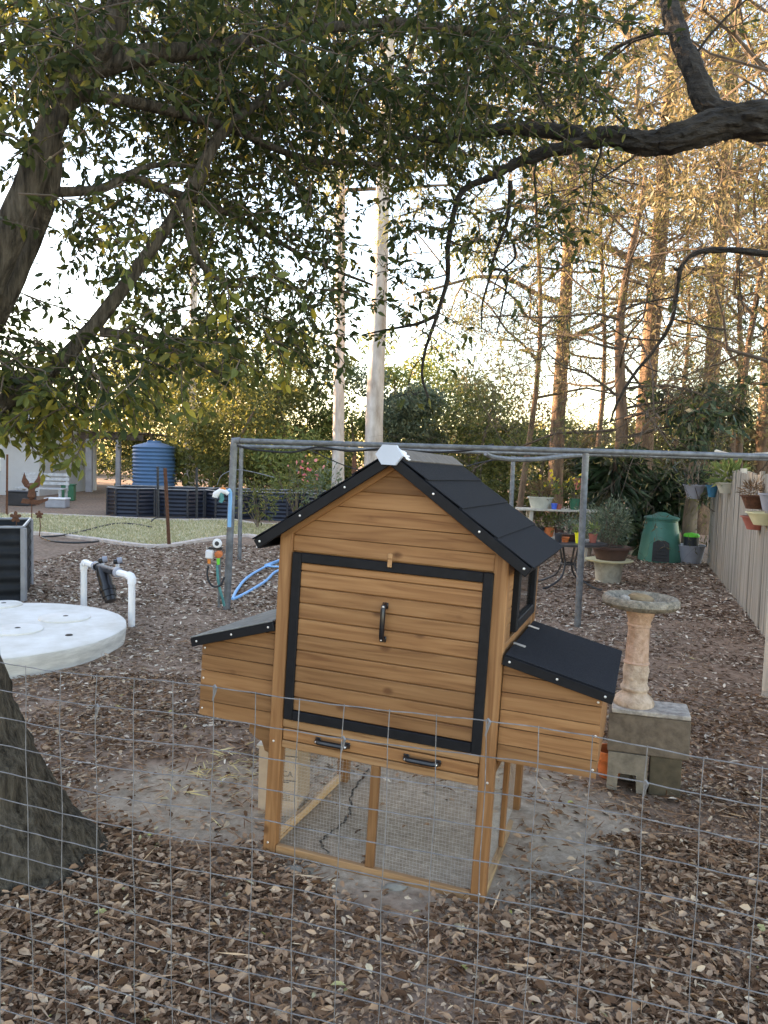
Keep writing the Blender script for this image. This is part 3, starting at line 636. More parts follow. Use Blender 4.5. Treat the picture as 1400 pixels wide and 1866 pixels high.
# ================================================================== cardboard box behind the run
bx = empty('cardboard_box', (-0.402, 3.295, 0.0), R(-10), label='tall printed cardboard box standing behind the coop run', cat='box')
mb = MB(); mb.box((0, 0, 0.15), (0.175, 0.20, 0.30), 0.002); mb.build('carton', M['card'], bx)
MB().box((0, -0.01, 0.3045), (0.19, 0.19, 0.005)).build('flap', M['tape'], bx)
mb = MB(); y = -0.1016
def strip(x0, x1, z0, z1): mb.add([(x0, y, z0), (x1, y, z0), (x1, y, z1), (x0, y, z1)], [(0, 1, 2, 3)])
for zz, a, b in ((0.265, 0.03, 0.085), (0.238, 0.0, 0.03), (0.158, -0.01, 0.08), (0.150, -0.01, 0.05)): strip(a, b, zz, zz+0.005)
strip(-0.05, 0.075, 0.112, 0.1145); strip(-0.05, 0.075, 0.072, 0.0745); strip(0.0725, 0.075, 0.0745, 0.112)
for i in range(4): strip(-0.045, 0.055, 0.079+i*0.008, 0.0815+i*0.008)
mb.build('print', M['cardprint'], bx)['kind'] = 'stuff'
cu = bpy.data.curves.new('lettering', 'FONT'); cu.body = 'SCA'; cu.size = 0.036; cu.extrude = 0.0003
tmp = bpy.data.objects.new('lettering', cu); col.objects.link(tmp)
bpy.context.view_layer.update(); dg = bpy.context.evaluated_depsgraph_get(); tm = bpy.data.meshes.new_from_object(tmp.evaluated_get(dg)); bpy.data.objects.remove(tmp)
tm.materials.clear(); tm.materials.append(M['cardprint']); link('lettering', tm, bx, (0.0, y, 0.178), (R(90), 0, 0))

# stones by the coop sill
def rockmesh(sx, sy, sz, seed, m, nm='stone'):
    r = random.Random(seed); mb = MB(); ph = [r.random()*6 for _ in range(6)]
    def f(rr, z, t): return rr*(1+0.16*math.sin(2*t+ph[0])+0.10*math.sin(3*t+ph[1]+z*9)+0.06*math.sin(5*t+ph[2]))
    prof = [(0.0001, -0.5), (0.7, -0.48), (1.0, -0.15), (0.93, 0.2), (0.6, 0.45), (0.0001, 0.5)]
    mb.lathe(prof, (0, 0, 0), 12, 1, 1, f); mb.v = [(x*sx, y*sy, z*sz) for x, y, z in mb.v]; return mb.mesh(nm, m, True)
for i, (px, py, s, lab) in enumerate([(545, 1590, 0.055, 'flat grey stone wedged under the coop front sill'), (720, 1620, 0.04, 'small pale stone against the middle of the coop sill')]):
    p = gp(px, py); link('stone', rockmesh(s, s*0.6, s*0.55, i+3, M['rock2']), None, (p.x, p.y, 0.008), label=lab, cat='stone')

# ================================================================== birdbath on blocks
def cinder(c, size, rz, m, label, cores=None):
    o = empty('cinder_block', (c[0], c[1], c[2]), rz, label, 'cinder block', 'cinder blocks under the birdbath')
    if not cores: MB().box((0, 0, size[2]/2), size, 0.004).build('block_body', m, o)
    else:
        sx, sy, sz = size; t = 0.046; ww = sx-2*t; hh = cores
        mb = MB(); h2 = sx/2; mb.prism([(-h2, 0), (-h2+t, 0), (-h2+t+0.004, hh), (h2-t-0.004, hh), (h2-t, 0), (h2, 0), (h2, sz), (-h2, sz)], -sy/2, sy/2); mb.box((0, sy*0.30, hh/2-0.003), (ww-0.012, 0.03, hh-0.008))
        mb.build('block_body', m, o)
    return o
a0 = R(-17); BU = Vector((math.cos(a0), math.sin(a0), 0)); BV = Vector((-math.sin(a0), math.cos(a0), 0)); BP = Vector((1.10, 3.57, 0))
def bpos(u, v, z): q = BP+BU*u+BV*v; return (q.x, q.y, z)
cinder(bpos(0.09, 0.095, 0.0), (0.18, 0.19, 0.185), a0, M['concl'], 'pale hollow cinder block on its end under the birdbath slab', 0.085)
cinder(bpos(0.262, 0.10, 0.0), (0.14, 0.19, 0.188), a0-0.03, M['concg'], 'mossy dark cinder block upright beside the hollow block')
cinder(bpos(0.176, 0.10, 0.1885), (0.365, 0.20, 0.185), a0, M['conc'], 'long brown cinder block laid across two lower blocks')
_q = bpos(0.18, 0.095, 0.3742)
sl = MB().box((0, 0, 0.0125), (0.35, 0.20, 0.022), 0.004).build('concrete_slab', M['slab'], None, loc=_q, rot=(0, 0, a0+0.02), label='thin chipped white edged slab on top of the cinder blocks', cat='slab')
bb = empty('bird_bath', bpos(0.105, 0.105, 0.3975), 0, 'pale fluted pedestal birdbath with weathered grey bowl', 'birdbath')
bb.rotation_euler = (0, R(1.0), 0)
def flute(r, z, t): return r*(1-0.03*abs(math.sin(7*t)))
ped = MB(); ped.lathe([(0.094, 0), (0.096, 0.012), (0.088, 0.030), (0.072, 0.045), (0.060, 0.055), (0.058, 0.066)], n=32); ped.build('pedestal_foot', M['bathp'], bb, True)
ped = MB(); ped.lathe([(0.058, 0.066), (0.066, 0.074), (0.067, 0.084), (0.060, 0.094), (0.056, 0.105), (0.060, 0.13), (0.061, 0.165), (0.057, 0.19), (0.056, 0.20)], n=40, mod=lambda r, z, t: r*(1+(0.05*math.sin(4*t)*math.sin(z*60) if 0.11 < z < 0.19 else 0))); ped.build('pedestal_collar', M['bathp'], bb, True)
ped = MB(); ped.lathe([(0.061, 0.20), (0.062, 0.206), (0.055, 0.212), (0.052, 0.30), (0.050, 0.375), (0.056, 0.381), (0.057, 0.387), (0.052, 0.393)], n=56, mod=flute); ped.build('pedestal_shaft', M['bath'], bb, True)
ped = MB(); ped.lathe([(0.052, 0.393), (0.056, 0.41), (0.063, 0.43), (0.067, 0.447), (0.072, 0.459), (0.070, 0.463)], n=40, mod=lambda r, z, t: r*(1+0.05*math.sin(6*t)*math.sin((z-0.39)*44))); ped.build('pedestal_capital', M['bath'], bb, True)
MB().lathe([(0.071, 0.4635), (0.12, 0.464), (0.163, 0.474), (0.180, 0.494), (0.178, 0.512), (0.166, 0.524), (0.152, 0.525), (0.141, 0.516), (0.132, 0.498), (0.112, 0.480), (0.06, 0.471), (0.0005, 0.470)], n=48, mod=lambda r, z, t: r*(1+0.006*math.sin(9*t)+0.004*math.sin(17*t))).build('bowl', M['bathb'], bb, True)
link('stone', rockmesh(0.062, 0.04, 0.05, 9, M['rock']), None, (bb.location.x+0.015, bb.location.y+0.012, 0.908), (0, 0.2, 0.4), label='brown wedge of rock lying in the birdbath bowl', cat='stone')
link('stone', rockmesh(0.022, 0.02, 0.035, 12, M['slab']), None, (bb.location.x-0.065, bb.location.y, 0.906), (0.4, 0.2, 0), label='small pale pebble in the birdbath bowl', cat='stone')

# ---------------------------------------------------------------- pots
def pot(name, loc, r, h, m, label, cat='pot', group=None, taper=0.72, rim=0.12, sy=1.0, rz=0.0, soil=True):
    o = empty(name, loc, rz, label, cat, group)
    MB().lathe([(r*taper, 0), (r*(taper+(1-taper)*0.8), h*(1-rim)), (r*0.97, h*(1-rim)), (r*1.03, h*(1-rim)+h*0.012), (r*1.03, h), (r*0.93, h), (r*0.90, h*0.86), (0.0005, h*0.85)] if soil else [(r*taper, 0), (r*(taper+(1-taper)*0.8), h*(1-rim)), (r*0.97, h*(1-rim)), (r*1.03, h*(1-rim)+h*0.012), (r*1.03, h), (r*0.93, h), (r*taper*0.92, h*0.06), (0.0005, h*0.05)], n=24, sy=sy).build('pot_body', m, o, True)
    if soil: MB().lathe([(r*0.89, h*0.875), (r*0.6, h*0.90), (0.0005, h*0.91)], n=16, sy=sy).build('soil', M['soil'], o, True)
    return o
def foliage(name, parent, c, rad, n, L, m, wr=0.35, droop=0.0, up=0.3, stems=0, mst=None):
    c = np.array(c); U = nrm(rng.normal(size=(n, 3))); rr = rng.random(n)**0.5
    P = c+U*rr[:, None]*np.array(rad)*(1+0.25*np.sin(U[:, :1]*5+c[0]*3)); D = U+rnd(n)*0.8; D[:, 2] += up-droop
    V, Fq = leaf_arrays(P, D, rnd(n), rng.uniform(0.6, 1.2, n)*L, wr, 0.2, 0.1)
    o = link(name, npmesh(name, V, Fq, m), parent)
    if stems:
        mb = MB(); base = Vector((c[0], c[1], c[2]-rad[2]*1.25))
        for i in range(stems):
            e = Vector(c)+Vector((random.uniform(-.7, .7)*rad[0], random.uniform(-.7, .7)*rad[1], random.uniform(0, .7)*rad[2]))
            mb.tube([base, base.lerp(e, 0.5)+Vector((random.uniform(-.1, .1)*rad[0], 0, 0.02)), e], [0.008, 0.006, 0.003], 5)
        mb.build('stems', mst or M['barkm'], parent)
    return o
p = gp(1104, 1413); o = pot('terracotta_pot', (p.x+0.02, p.y, 0.0), 0.075, 0.135, M['terra'], 'orange terracotta pot between nest box and cinder blocks', soil=False, rim=0.3)

# ================================================================== concrete septic lid and pipework
tk = empty('septic_tank_lid', (-3.02, 5.88, 0), 0, 'round white concrete tank lid set in the mulch', 'tank lid')
MB().lathe([(0.985, -0.02), (0.99, 0.07), (1.0, 0.12), (0.995, 0.133)], n=72, mod=lambda r, z, t: r*(1+0.004*math.sin(11*t)+0.003*math.sin(23*t+z*30))).build('rim_wall', M['lidside'], tk, True)
MB().lathe([(0.995, 0.133), (0.98, 0.142), (0.9, 0.146), (0.0005, 0.150)], n=72).build('cover_slab', M['lid'], tk, True)
for (px, py, r) in ((118, 1126, 0.20), (30, 1148, 0.19), (5, 1102, 0.16)):
    q = gp(px, py, 0.15)-Vector((-3.02, 5.88, 0)); 
    h = MB(); h.lathe([(r, 0.147), (r, 0.158), (r-0.008, 0.162), (0.0005, 0.163)], (q.x, q.y, 0), 40); hc = h.build('hatch', M['lid'], tk, True)
    MB().lathe([(0.022, 0.1632), (0.018, 0.1655), (0.0005, 0.1658)], (q.x, q.y+0.02, 0), 12).build('lifting_hole', M['crackm'], hc)  # raised dark disc, shade of the hole put into its colour
q = gp(126, 1157, 0.15)-Vector((-3.02, 5.88, 0)); MB().lathe([(0.028, 0.149), (0.024, 0.1535), (0.0005, 0.154)], (q.x, q.y, 0), 12).build('vent_hole', M['crackm'], tk)  # also a raised disc with the hole's shade painted in
# filter
a = gp(153, 1108); b = gp(240, 1142); tz = 0.44
pf = empty('pipe_filter', (a.x, a.y, 0), 0, 'white plumbing pipes carrying a black angled filter beside tank lid', 'water filter')
B = Vector((b.x-a.x, b.y-a.y, 0)); U = B.normalized(); LB = B.length; up3 = Vector((0, 0, 1))
for base in (Vector((0, 0, 0)), B):
    s = 1 if base.length < 0.01 else -1
    MB().tube([base-up3*0.03, base+up3*(tz-0.02)], 0.030, 14).build('riser_pipe', M['pvc'], pf, True)
    MB().tube([base+up3*(tz-0.06), base+up3*(tz-0.015), base+up3*tz+U*s*0.018, base+up3*(tz+0.004)+U*s*0.06], 0.037, 14).build('elbow', M['pvc'], pf, True)
    MB().tube([base+up3*(tz+0.004)+U*s*0.05, base+up3*(tz+0.004)+U*s*LB*0.29], 0.029, 14).build('cross_pipe', M['pvc'], pf, True)
    c0 = base+up3*(tz+0.004)+U*s*LB*0.27
    MB().tube([c0-U*s*0.02, c0-U*s*0.015, c0+U*s*0.02, c0+U*s*0.025], [0.036, 0.044, 0.044, 0.036], 16).build('union_nut', M['greypl'], pf, True)
    MB().tube([c0+U*s*0.026, c0+U*s*0.055], 0.042, 16).build('collar', M['black'], pf, True)
m0 = up3*(tz+0.004)
MB().tube([m0+U*LB*0.3, m0+U*LB*0.7], 0.033, 16).build('filter_barrel', M['darkpl'], pf, True)
st = m0+U*LB*0.40; dd = (U*0.55-up3*0.83).normalized()
fb = MB().tube([st, st+dd*0.05, st+dd*0.20, st+dd*0.205, st+dd*0.24, st+dd*0.245, st+dd*0.30, st+dd*0.305, st+dd*0.34], [0.05, 0.062, 0.060, 0.074, 0.074, 0.066, 0.064, 0.055, 0.052], 16).build('filter_cup', M['black'], pf, True)
for (px, py) in ((187, 1032), (214, 1034)):
    q = gp(px, py); v = empty('tap_valve', (q.x, q.y, 0), R(20), 'small grey and black valve standing in mulch behind filter', 'valve', 'valves behind the filter')
    MB().lathe([(0.025, -0.02), (0.025, 0.035), (0.03, 0.037), (0.03, 0.045), (0.0005, 0.046)], n=14).build('valve_stem', M['pvc'], v, True)
    MB().tube([(-0.05, 0, 0.075), (0.05, 0, 0.075)], [0.032, 0.032], 14).build('valve_body', M['black'], v, True)
    MB().tube([(0.0, 0, 0.085), (0.06, 0.0, 0.095)], [0.045, 0.04], 14).build('valve_cap', M['greypl'], v, True)

# ================================================================== raised beds
def corr_bed(name, outline, h, m, label, group=None, ribs=7, rim=True, posts=True):
    """corrugated raised bed: horizontal ribs, capped rim, soil"""
    cx = sum(p[0] for p in outline)/len(outline); cyy = sum(p[1] for p in outline)/len(outline)
    o = empty(name, (cx, cyy, 0), 0, label, 'garden bed', group); pts = [(p[0]-cx, p[1]-cyy) for p in outline]; n = len(pts)
    for i in range(n):
        a, b = Vector((*pts[i], 0)), Vector((*pts[(i+1) % n], 0)); d = (b-a).normalized(); nn = Vector((d.y, -d.x, 0))
        if nn.dot((a+b)/2) < 0: nn = -nn
        vs = []; fs = []; K = ribs*6
        for j in range(K+1):
            z = h*j/K; off = 0.012*math.cos(2*math.pi*j/6); vs += [a+nn*off+Vector((0, 0, z)), b+nn*off+Vector((0, 0, z))]
            if j: fs.append((2*j-2, 2*j-1, 2*j+1, 2*j))
        MB().add(vs, fs).build('side_panel', m, o, True)
        if posts: MB().box(a+nn*0.004+Vector((0, 0, h/2)), (0.05, 0.05, h+0.004), 0.006).build('corner_trim', M['bedrim'] if posts == 'pale' else m, o)
        if rim: MB().tube([a+Vector((0, 0, h+0.008)), b+Vector((0, 0, h+0.008))], 0.016, 6).build('rim', M['bedrim'], o)
    MB().add([(x*0.97, y*0.97, h-0.06) for x, y in pts], [tuple(range(n))]).build('soil', M['soil'], o)
    return o
c = gp(43, 1096)
bu, bv = Vector((-math.cos(R(21)), -math.sin(R(21)))), Vector((-math.sin(R(21)), math.cos(R(21))))
corr_bed('raised_bed', [(c.x, c.y), (c.x+bv.x, c.y+bv.y), (c.x+bv.x+bu.x*1.4, c.y+bv.y+bu.y*1.4), (c.x+bu.x*1.4, c.y+bu.y*1.4)], 0.735, M['bedn'], 'charcoal corrugated raised bed standing behind the concrete tank lid', None, 6, True, 'pale')
def oct_bed(xa, xb, y0, dep, ch): return [(xa, y0+ch), (xa+ch, y0), (xb-ch, y0), (xb, y0+ch), (xb, y0+dep), (xa, y0+dep)]
xl = gp(188, 940).x; step = 1.14; yb = 17.6
labs = ['end navy raised bed with pale corner beside the patio', 'second navy raised bed along from the patio end', 'third navy raised bed along, behind the leaning picket', 'fourth navy raised bed, partly behind pipe post', 'fifth navy raised bed, behind twiggy plants and coop']
for i in range(5):
    ch = 0.30; xa = xl+i*step
    corr_bed('raised_bed', oct_bed(xa, xa+step-0.04, yb+0.12*i*0.2, 1.5, ch), 0.64, M['bed'], labs[i], 'navy raised beds beyond the lawn', 7, True, True)
# plants in and around the far beds
for i, (px, py, Y, r, n, mm) in enumerate([(470, 905, 15.5, 0.55, 420, 'leafbg'), (540, 880, 15.0, 0.6, 500, 'leafbg'), (590, 890, 14.6, 0.5, 380, 'leafgrey')]):
    q = at(px, py, Y); o = empty('garden_shrub', (q.x, q.y, 0), 0, ['loose green shrub at the corner of the far beds', 'scraggy pale shrub with pink flowers behind coop roof', 'grey green shrub behind the left coop roof edge'][i], 'shrub', 'shrubs behind the coop')
    foliage('leaves', o, (0, 0, q.z), (r, r*0.7, r*0.9), n, 0.10, M[mm], 0.35, 0.1, 0.2, 9, M['barkm'])
    MB().tube([(0, 0, 0), (0.02, 0.01, q.z*0.5), (0, 0, q.z-0.2)], [0.03, 0.024, 0.016], 6).build('trunk', M['barkm'], o)
    if i == 1: foliage('flowers', o, (0.2, -0.2, q.z+0.25), (r*0.7, r*0.5, 0.25), 26, 0.09, M['petalp'], 0.8)['kind'] = 'stuff'
# ================================================================== tank, star picket, house
q = at(281, 850, 22.5); tr = 0.60
wt = empty('water_tank', (q.x, q.y, 0), 0, 'blue corrugated poly water tank behind the navy beds', 'water tank')
prof = []; K = 15; TH = 1.62
for j in range(K*6+1): prof.append((tr+0.018*math.cos(2*math.pi*j/6), TH*j/(K*6)))
MB().lathe(prof, n=40).build('tank_wall', M['tank'], wt, True)
MB().lathe([(tr+0.02, TH), (tr*0.9, TH+0.05), (tr*0.35, TH+0.14), (tr*0.34, TH+0.19), (0.0005, TH+0.20)], n=40).build('tank_roof', M['tank'], wt, True)
def picket(px, py, top, lab, m, r=0.018):
    b = gp(px, py); t = at(*top, b.y); o = empty('star_picket', (b.x, b.y, 0), 0, lab, 'post', 'steel pickets in the yard'); mb = MB(); e = t-b
    for k3 in range(3):
        an = R(120*k3+20); sdir = Vector((math.cos(an), math.sin(an), 0))*r*2
        mb.add([Vector((0, 0, -0.05)), sdir+Vector((0, 0, -0.05)), Vector((e.x, e.y, t.z))+sdir, Vector((e.x, e.y, t.z)), Vector((-sdir.y*0.15, sdir.x*0.15, -0.05)), Vector((e.x-sdir.y*0.15, e.y+sdir.x*0.15, t.z))], [(0, 1, 2, 3), (4, 5, 2, 1), (4, 0, 3, 5), (3, 2, 5)])
    mb.build('stake', m, o); return o
picket(308, 997, (300, 853), 'rusty steel picket standing in the near edge of the lawn', M['rust'])
picket(288, 946, (287, 850), 'dark steel picket in front of the blue tank', M['darkpl'])
picket(358, 946, (358, 852), 'thin dark picket before the navy beds right of the tank', M['darkpl'])
picket(12, 940, (13, 828), 'thin rusty rod standing before the white house wall', M['rust'], 0.014)
# house at the far left
hs = empty('house', (-14, 24, 0), 0, 'white walled house with dark eave at the far end of the lawn', 'house')
xr = at(72, 850, 24).x+14
MB().box((xr-4, 2, 1.2), (8, 4, 2.4)).build('wall', M['housew'], hs)
e = at(86, 775, 23.4)
rb = MB().box((e.x+14-4, -0.7, e.z+0.06), (8, 0.10, 0.16)).build('fascia', M['fascia'], hs); MB().box((e.x+14-4, -0.80, e.z+0.17), (8, 0.10, 0.07)).build('gutter', M['fascialite'], hs)
MB().prism([(-8, 0), (e.x+14, 0), (e.x+14, 0.05), (-8, 0.05)], -0.75, 5.5).build('roof', M['fascia'], hs, loc=(0, 0, e.z+0.26), rot=(R(8), 0, 0))
MB().box((xr-1.7, -0.02, 1.25), (1.0, 0.05, 1.0)).build('window_frame', M['fascialite'], hs); MB().box((xr-1.7, -0.03, 1.25), (0.85, 0.05, 0.85)).build('window_pane', M['darkpl'], hs)
vr = empty('veranda_frame', (-8.5, 27, 0), 0, 'open post and beam carport frame right of the white house', 'carport')
l0, l1 = at(80, 797, 27), at(262, 792, 27)
MB().box(((l0.x+l1.x)/2+8.5, 0, l0.z+0.08), (l1.x-l0.x, 0.14, 0.2)).build('beam', M['fascia'], vr)
MB().box(((l0.x+l1.x)/2+8.5, 2.2, l0.z+0.24), (l1.x-l0.x+0.2, 4.6, 0.06)).build('roof_sheet', M['fascia'], vr)
for px, wdt, mm in ((163, 0.22, 'postpaint'), (148, 0.14, 'fascialite'), (216, 0.16, 'postpaint')):
    q = at(px, 850, 27); MB().box((q.x+8.5, 0.0 if px != 148 else 1.2, l0.z/2), (wdt, 0.16, l0.z), 0.01).build('post', M[mm], vr)
# white garden bench and crates by the house
q = gp(75, 918)
M['benchw'] = mat('weathered_white_paint', (0.36, 0.37, 0.39), 0.7, 0.3, 12, 0.2)
gb = empty('garden_bench', (q.x, q.y, 0), 0, 'white slatted bench by the house wall', 'bench')
for i in range(4): MB().box((0, -0.16+i*0.11, 0.42), (1.3, 0.085, 0.03)).build('seat_slat', M['benchw'], gb)
for i in range(3): MB().box((0, 0.28, 0.55+i*0.12), (1.3, 0.03, 0.08)).build('back_slat', M['benchw'], gb)
for sx in (-0.58, 0.58):
    for yy in (-0.15, 0.24): MB().box((sx, yy, 0.2), (0.06, 0.06, 0.40)).build('leg', M['benchw'], gb)
    MB().box((sx, 0.305, 0.6), (0.06, 0.03, 0.5)).build('back_post', M['benchw'], gb)
for i, (px, py, sz, mm, lab) in enumerate([(40, 921, (0.6, 0.4, 0.35), 'darkpl', 'dark storage crate on the ground before the bench'), (105, 925, (0.5, 0.35, 0.22), 'greypl', 'grey storage crate with white lid beside the bench'), (125, 912, (0.35, 0.35, 0.45), 'greenpl', 'dark green bin standing between bench and carport')]):
    q = gp(px, py); o = empty('storage_crate', (q.x, q.y, 0), R(8*i-6), lab, 'crate')
    MB().box((0, 0, sz[2]/2), sz, 0.02).build('crate_body', M[mm], o); MB().box((0, 0, sz[2]+0.015), (sz[0]+0.04, sz[1]+0.04, 0.035), 0.01).build('crate_lid', M['fascialite'] if i == 1 else M[mm], o)
# rusty ornaments
def flower_stake(px, py, Y, r, lab):
    q = at(px, py, Y); o = empty('rusted_flower_stake', (q.x, q.y, 0.60), 0, lab, 'garden ornament', 'rusted ornaments in the near raised bed')
    MB().tube([(0, 0, 0), (0.01, 0, (q.z-0.6)*0.5), (0, 0, q.z-0.6)], 0.005, 6).build('stake', M['rust'], o)
    for i in range(5):
        an = R(72*i+18); mb = MB(); pts = []
        for k5 in range(10):
            t = 2*math.pi*k5/10; pts.append((math.cos(an)*r*0.55+(math.cos(t)*math.cos(an)*r*0.45-math.sin(t)*math.sin(an)*r*0.3), q.z-0.6+math.sin(an)*r*0.55+(math.cos(t)*math.sin(an)*r*0.45+math.sin(t)*math.cos(an)*r*0.3)))
        mb.prism(pts, -0.004-0.001*i, 0.0); mb.build('petal', M['rust'], o)
    MB().lathe([(r*0.22, 0), (r*0.15, 0.012), (0.0005, 0.016)], n=12).build('flower_centre', M['rust'], o, loc=(0, -0.006, q.z-0.6), rot=(R(90), 0, 0))
flower_stake(29, 942, 7.9, 0.062, 'rusted five petal metal flower rising from the charcoal bed')
flower_stake(72, 938, 8.1, 0.045, 'smaller rusted metal flower leaning beside the charcoal bed')
q = at(58, 905, 11.5)
ro = empty('rusted_garden_ornament', (q.x, q.y, 0), 0, 'rusted metal figure with cupped wings on a stake', 'garden ornament')
MB().tube([(0, 0, -0.03), (0, 0, q.z-0.05)], 0.008, 6).build('stake', M['rust'], ro)
MB().lathe([(0.02, -0.05), (0.06, 0.0), (0.045, 0.10), (0.075, 0.16), (0.04, 0.2), (0.001, 0.21)], (0, 0, q.z), 12).build('figure_body', M['rust'], ro, True)
for sx in (-1, 1): MB().prism([(sx*0.03, q.z+0.12), (sx*0.10, q.z+0.14), (sx*0.15, q.z+0.22), (sx*0.11, q.z+0.36), (sx*0.085, q.z+0.28), (sx*0.04, q.z+0.22)], -0.006, 0.006).build('wing', M['rust'], ro)
MB().prism([(-0.16, q.z-0.10), (0.1, q.z-0.12), (0.24, q.z-0.05), (0.25, q.z-0.01), (0.1, q.z-0.05), (-0.13, q.z-0.03)], -0.012, 0.012).build('cross_leaf', M['rust'], ro)

# ================================================================== pipe frame (clothes line) and hoses
pfz = 1.665
A0 = gp(413, 1110); Lx, Ly = A0.x, A0.y; Rx_, Ry_ = 1.90, 7.16
fr = empty('clothes_line', (Lx, Ly, 0), 0, 'galvanised pipe frame of posts and rails behind the coop', 'pipe frame')
O = Vector((Lx, Ly, 0)); tl = at(427, 803, Ly); trr = at(1068, 822, Ry_); dirn = (trr-tl); far_r = tl+dirn*1.95
def ft(name, pts, r, n=14, m='galv'): return MB().tube([Vector(p)-O for p in pts], r, n).build(name, M[m], fr, True)
ft('post', [(Lx, Ly, -0.05), tl-Vector((0, 0, 0.02))], 0.035)
rb_ = gp(1049, 1200); ft('post', [(1.86, Ry_+0.02, -0.05), (trr.x, Ry_, trr.z-0.02)], 0.031)
ft('top_rail', [tl-dirn.normalized()*0.01, tl+dirn*0.5, far_r], 0.026)
MB().tube([tl-O-Vector((0, 0, 0.06)), tl-O, tl-O+dirn.normalized()*0.06], 0.037, 14).build('corner_elbow', M['galv'], fr, True)
bl, br = at(440, 813, 11.0), at(1000, 827, 11.2); bdir = br-bl
ft('rear_rail', [bl, bl+bdir*2.2], 0.026)
ft('side_rail', [tl-Vector((0, 0, 0.03)), bl], 0.024)
for px, mm in ((936, 'galv'), (646, 'rust')):
    q = at(px, 827, 11.05); ft('rear_post', [(q.x, q.y, -0.05), (q.x, q.y, q.z-0.03)], 0.032, 10, mm)
q = at(430, 900, 11.0); ft('rear_post', [(bl.x, bl.y, -0.05), (bl.x, bl.y, bl.z-0.02)], 0.03, 10)
ft('rear_rail', [tl+dirn*1.5, bl+bdir*2.0], 0.022)
def hang(name, pts, r, m, label, cat='hose', n=8, sub=8): return MB().tube(curve_pts(pts, sub), r, n).build(name, M[m], None, True, label=label, cat=cat)
def A3(px, py, Y): v = at(px, py, Y); return (v.x, v.y, v.z)
hang('drip_hose', [A3(432, 812, 7.4), A3(470, 820, 7.4), A3(530, 824, 7.4), A3(580, 815, 7.4), A3(640, 822, 7.4), A3(700, 818, 7.4), A3(790, 824, 7.4), A3(860, 820, 7.4), A3(900, 810, 7.4)], 0.010, 'blackhose', 'black irrigation hose draped along the front pipe rail')
hang('support_wire', [A3(565, 820, 9.0), A3(620, 845, 9.5), A3(660, 858, 9.5), A3(760, 885, 9.8)], 0.007, 'blackhose', 'thin dark wire slanting down behind the coop gable', 'wire')
hang('support_wire', [A3(850, 850, 9.0), A3(890, 840, 9.0), A3(950, 832, 9.0)], 0.008, 'blackhose', 'short dark cable rising to the rail right of the ridge', 'wire')
hang('sagging_conduit', [A3(885, 826, 7.5), A3(900, 833, 7.6), A3(940, 837, 7.7), A3(985, 836, 7.8), A3(1030, 831, 8.0), A3(1070, 828, 8.2)], 0.024, 'galv', 'grey conduit sagging below the pipe rail', 'conduit')
hang('pale_conduit', [A3(1305, 823, 8.2), A3(1330, 829, 8.0), A3(1370, 830, 7.6), A3(1420, 827, 7.3)], 0.024, 'potgrey', 'pale conduit hanging under the rail near the timber fence', 'conduit')
hang('arched_wire', [A3(396, 884, 9.5), A3(405, 866, 9.5), A3(430, 856, 9.5), A3(460, 860, 9.5), A3(500, 870, 9.5)], 0.006, 'galv', 'thin arched wire hoop crossing behind the left pipe post', 'wire')
# hoses and taps
hang('blue_hose', [A3(417, 892, 7.38), A3(420, 900, 7.4), A3(419, 930, 7.42), A3(418, 960, 7.44)], 0.018, 'bluehose', 'pale blue hose end hanging down the left pipe post')
sg = empty('spray_nozzle', A3(403, 900, 7.38), 0, 'teal and white hose spray nozzle hooked on pipe post', 'hose nozzle')
MB().tube([(-0.055, 0, -0.035), (-0.05, 0, -0.01), (0.0, 0, 0.03), (0.05, 0, 0.02), (0.07, 0, 0.0)], [0.03, 0.034, 0.028, 0.024, 0.02], 12).build('nozzle_barrel', M['fascialite'], sg, True)
MB().tube([(0.0, 0, 0.02), (0.01, 0, -0.05), (-0.005, 0, -0.08)], [0.024, 0.022, 0.018], 10).build('grip', M['teal'], sg, True)
MB().tube([(-0.01, -0.005, 0.045), (0.02, -0.005, 0.055), (0.045, -0.005, 0.045)], 0.012, 8).build('trigger', M['orangepl'], sg, True)
bh = [G(424, 1091, 0.02), G(432, 1075, 0.03), G(448, 1055, 0.03), G(470, 1040, 0.03), G(495, 1028, 0.03), G(520, 1020, 0.03), G(545, 1026, 0.03), G(520, 1036, 0.03), G(502, 1042, 0.03), G(485, 1058, 0.03), G(460, 1074, 0.03), G(438, 1086, 0.03), G(424, 1092, 0.02)]
hang('blue_hose', bh, 0.016, 'bluehose', 'loop of blue garden hose lying on mulch beside the pipe post')
hang('blue_hose', [G(483, 1030, 0.03), G(500, 1024, 0.05), G(530, 1014, 0.06), G(560, 1018, 0.05), G(520, 1032, 0.05), G(483, 1031, 0.03)], 0.014, 'bluehose', 'smaller blue hose coil half hidden behind the coop')
wtm = empty('water_timer', A3(393, 1000, 7.35), 0, 'tap manifold with white dial and orange fittings at pipe post', 'water timer')
MB().tube([(0.03, 0.05, 0.05), (0.03, 0.05, -0.58)], 0.014, 8).build('standpipe', M['galv'], wtm, True)
MB().lathe([(0.042, -0.012), (0.046, 0), (0.042, 0.014), (0.030, 0.016), (0.0005, 0.017)], n=20).build('dial', M['whitepaint'], wtm, True, loc=(0.02, -0.02, 0.055), rot=(R(90), 0, 0))
MB().lathe([(0.022, 0), (0.018, 0.004), (0.0005, 0.005)], n=16).build('dial_face', M['darkpl'], wtm, loc=(0.02, -0.037, 0.055), rot=(R(90), 0, 0))
MB().box((0.0, 0, 0.005), (0.13, 0.05, 0.022), 0.006).build('manifold', M['black'], wtm)
MB().box((-0.055, 0, -0.055), (0.075, 0.06, 0.085), 0.012).build('timer_body', M['fascialite'], wtm)
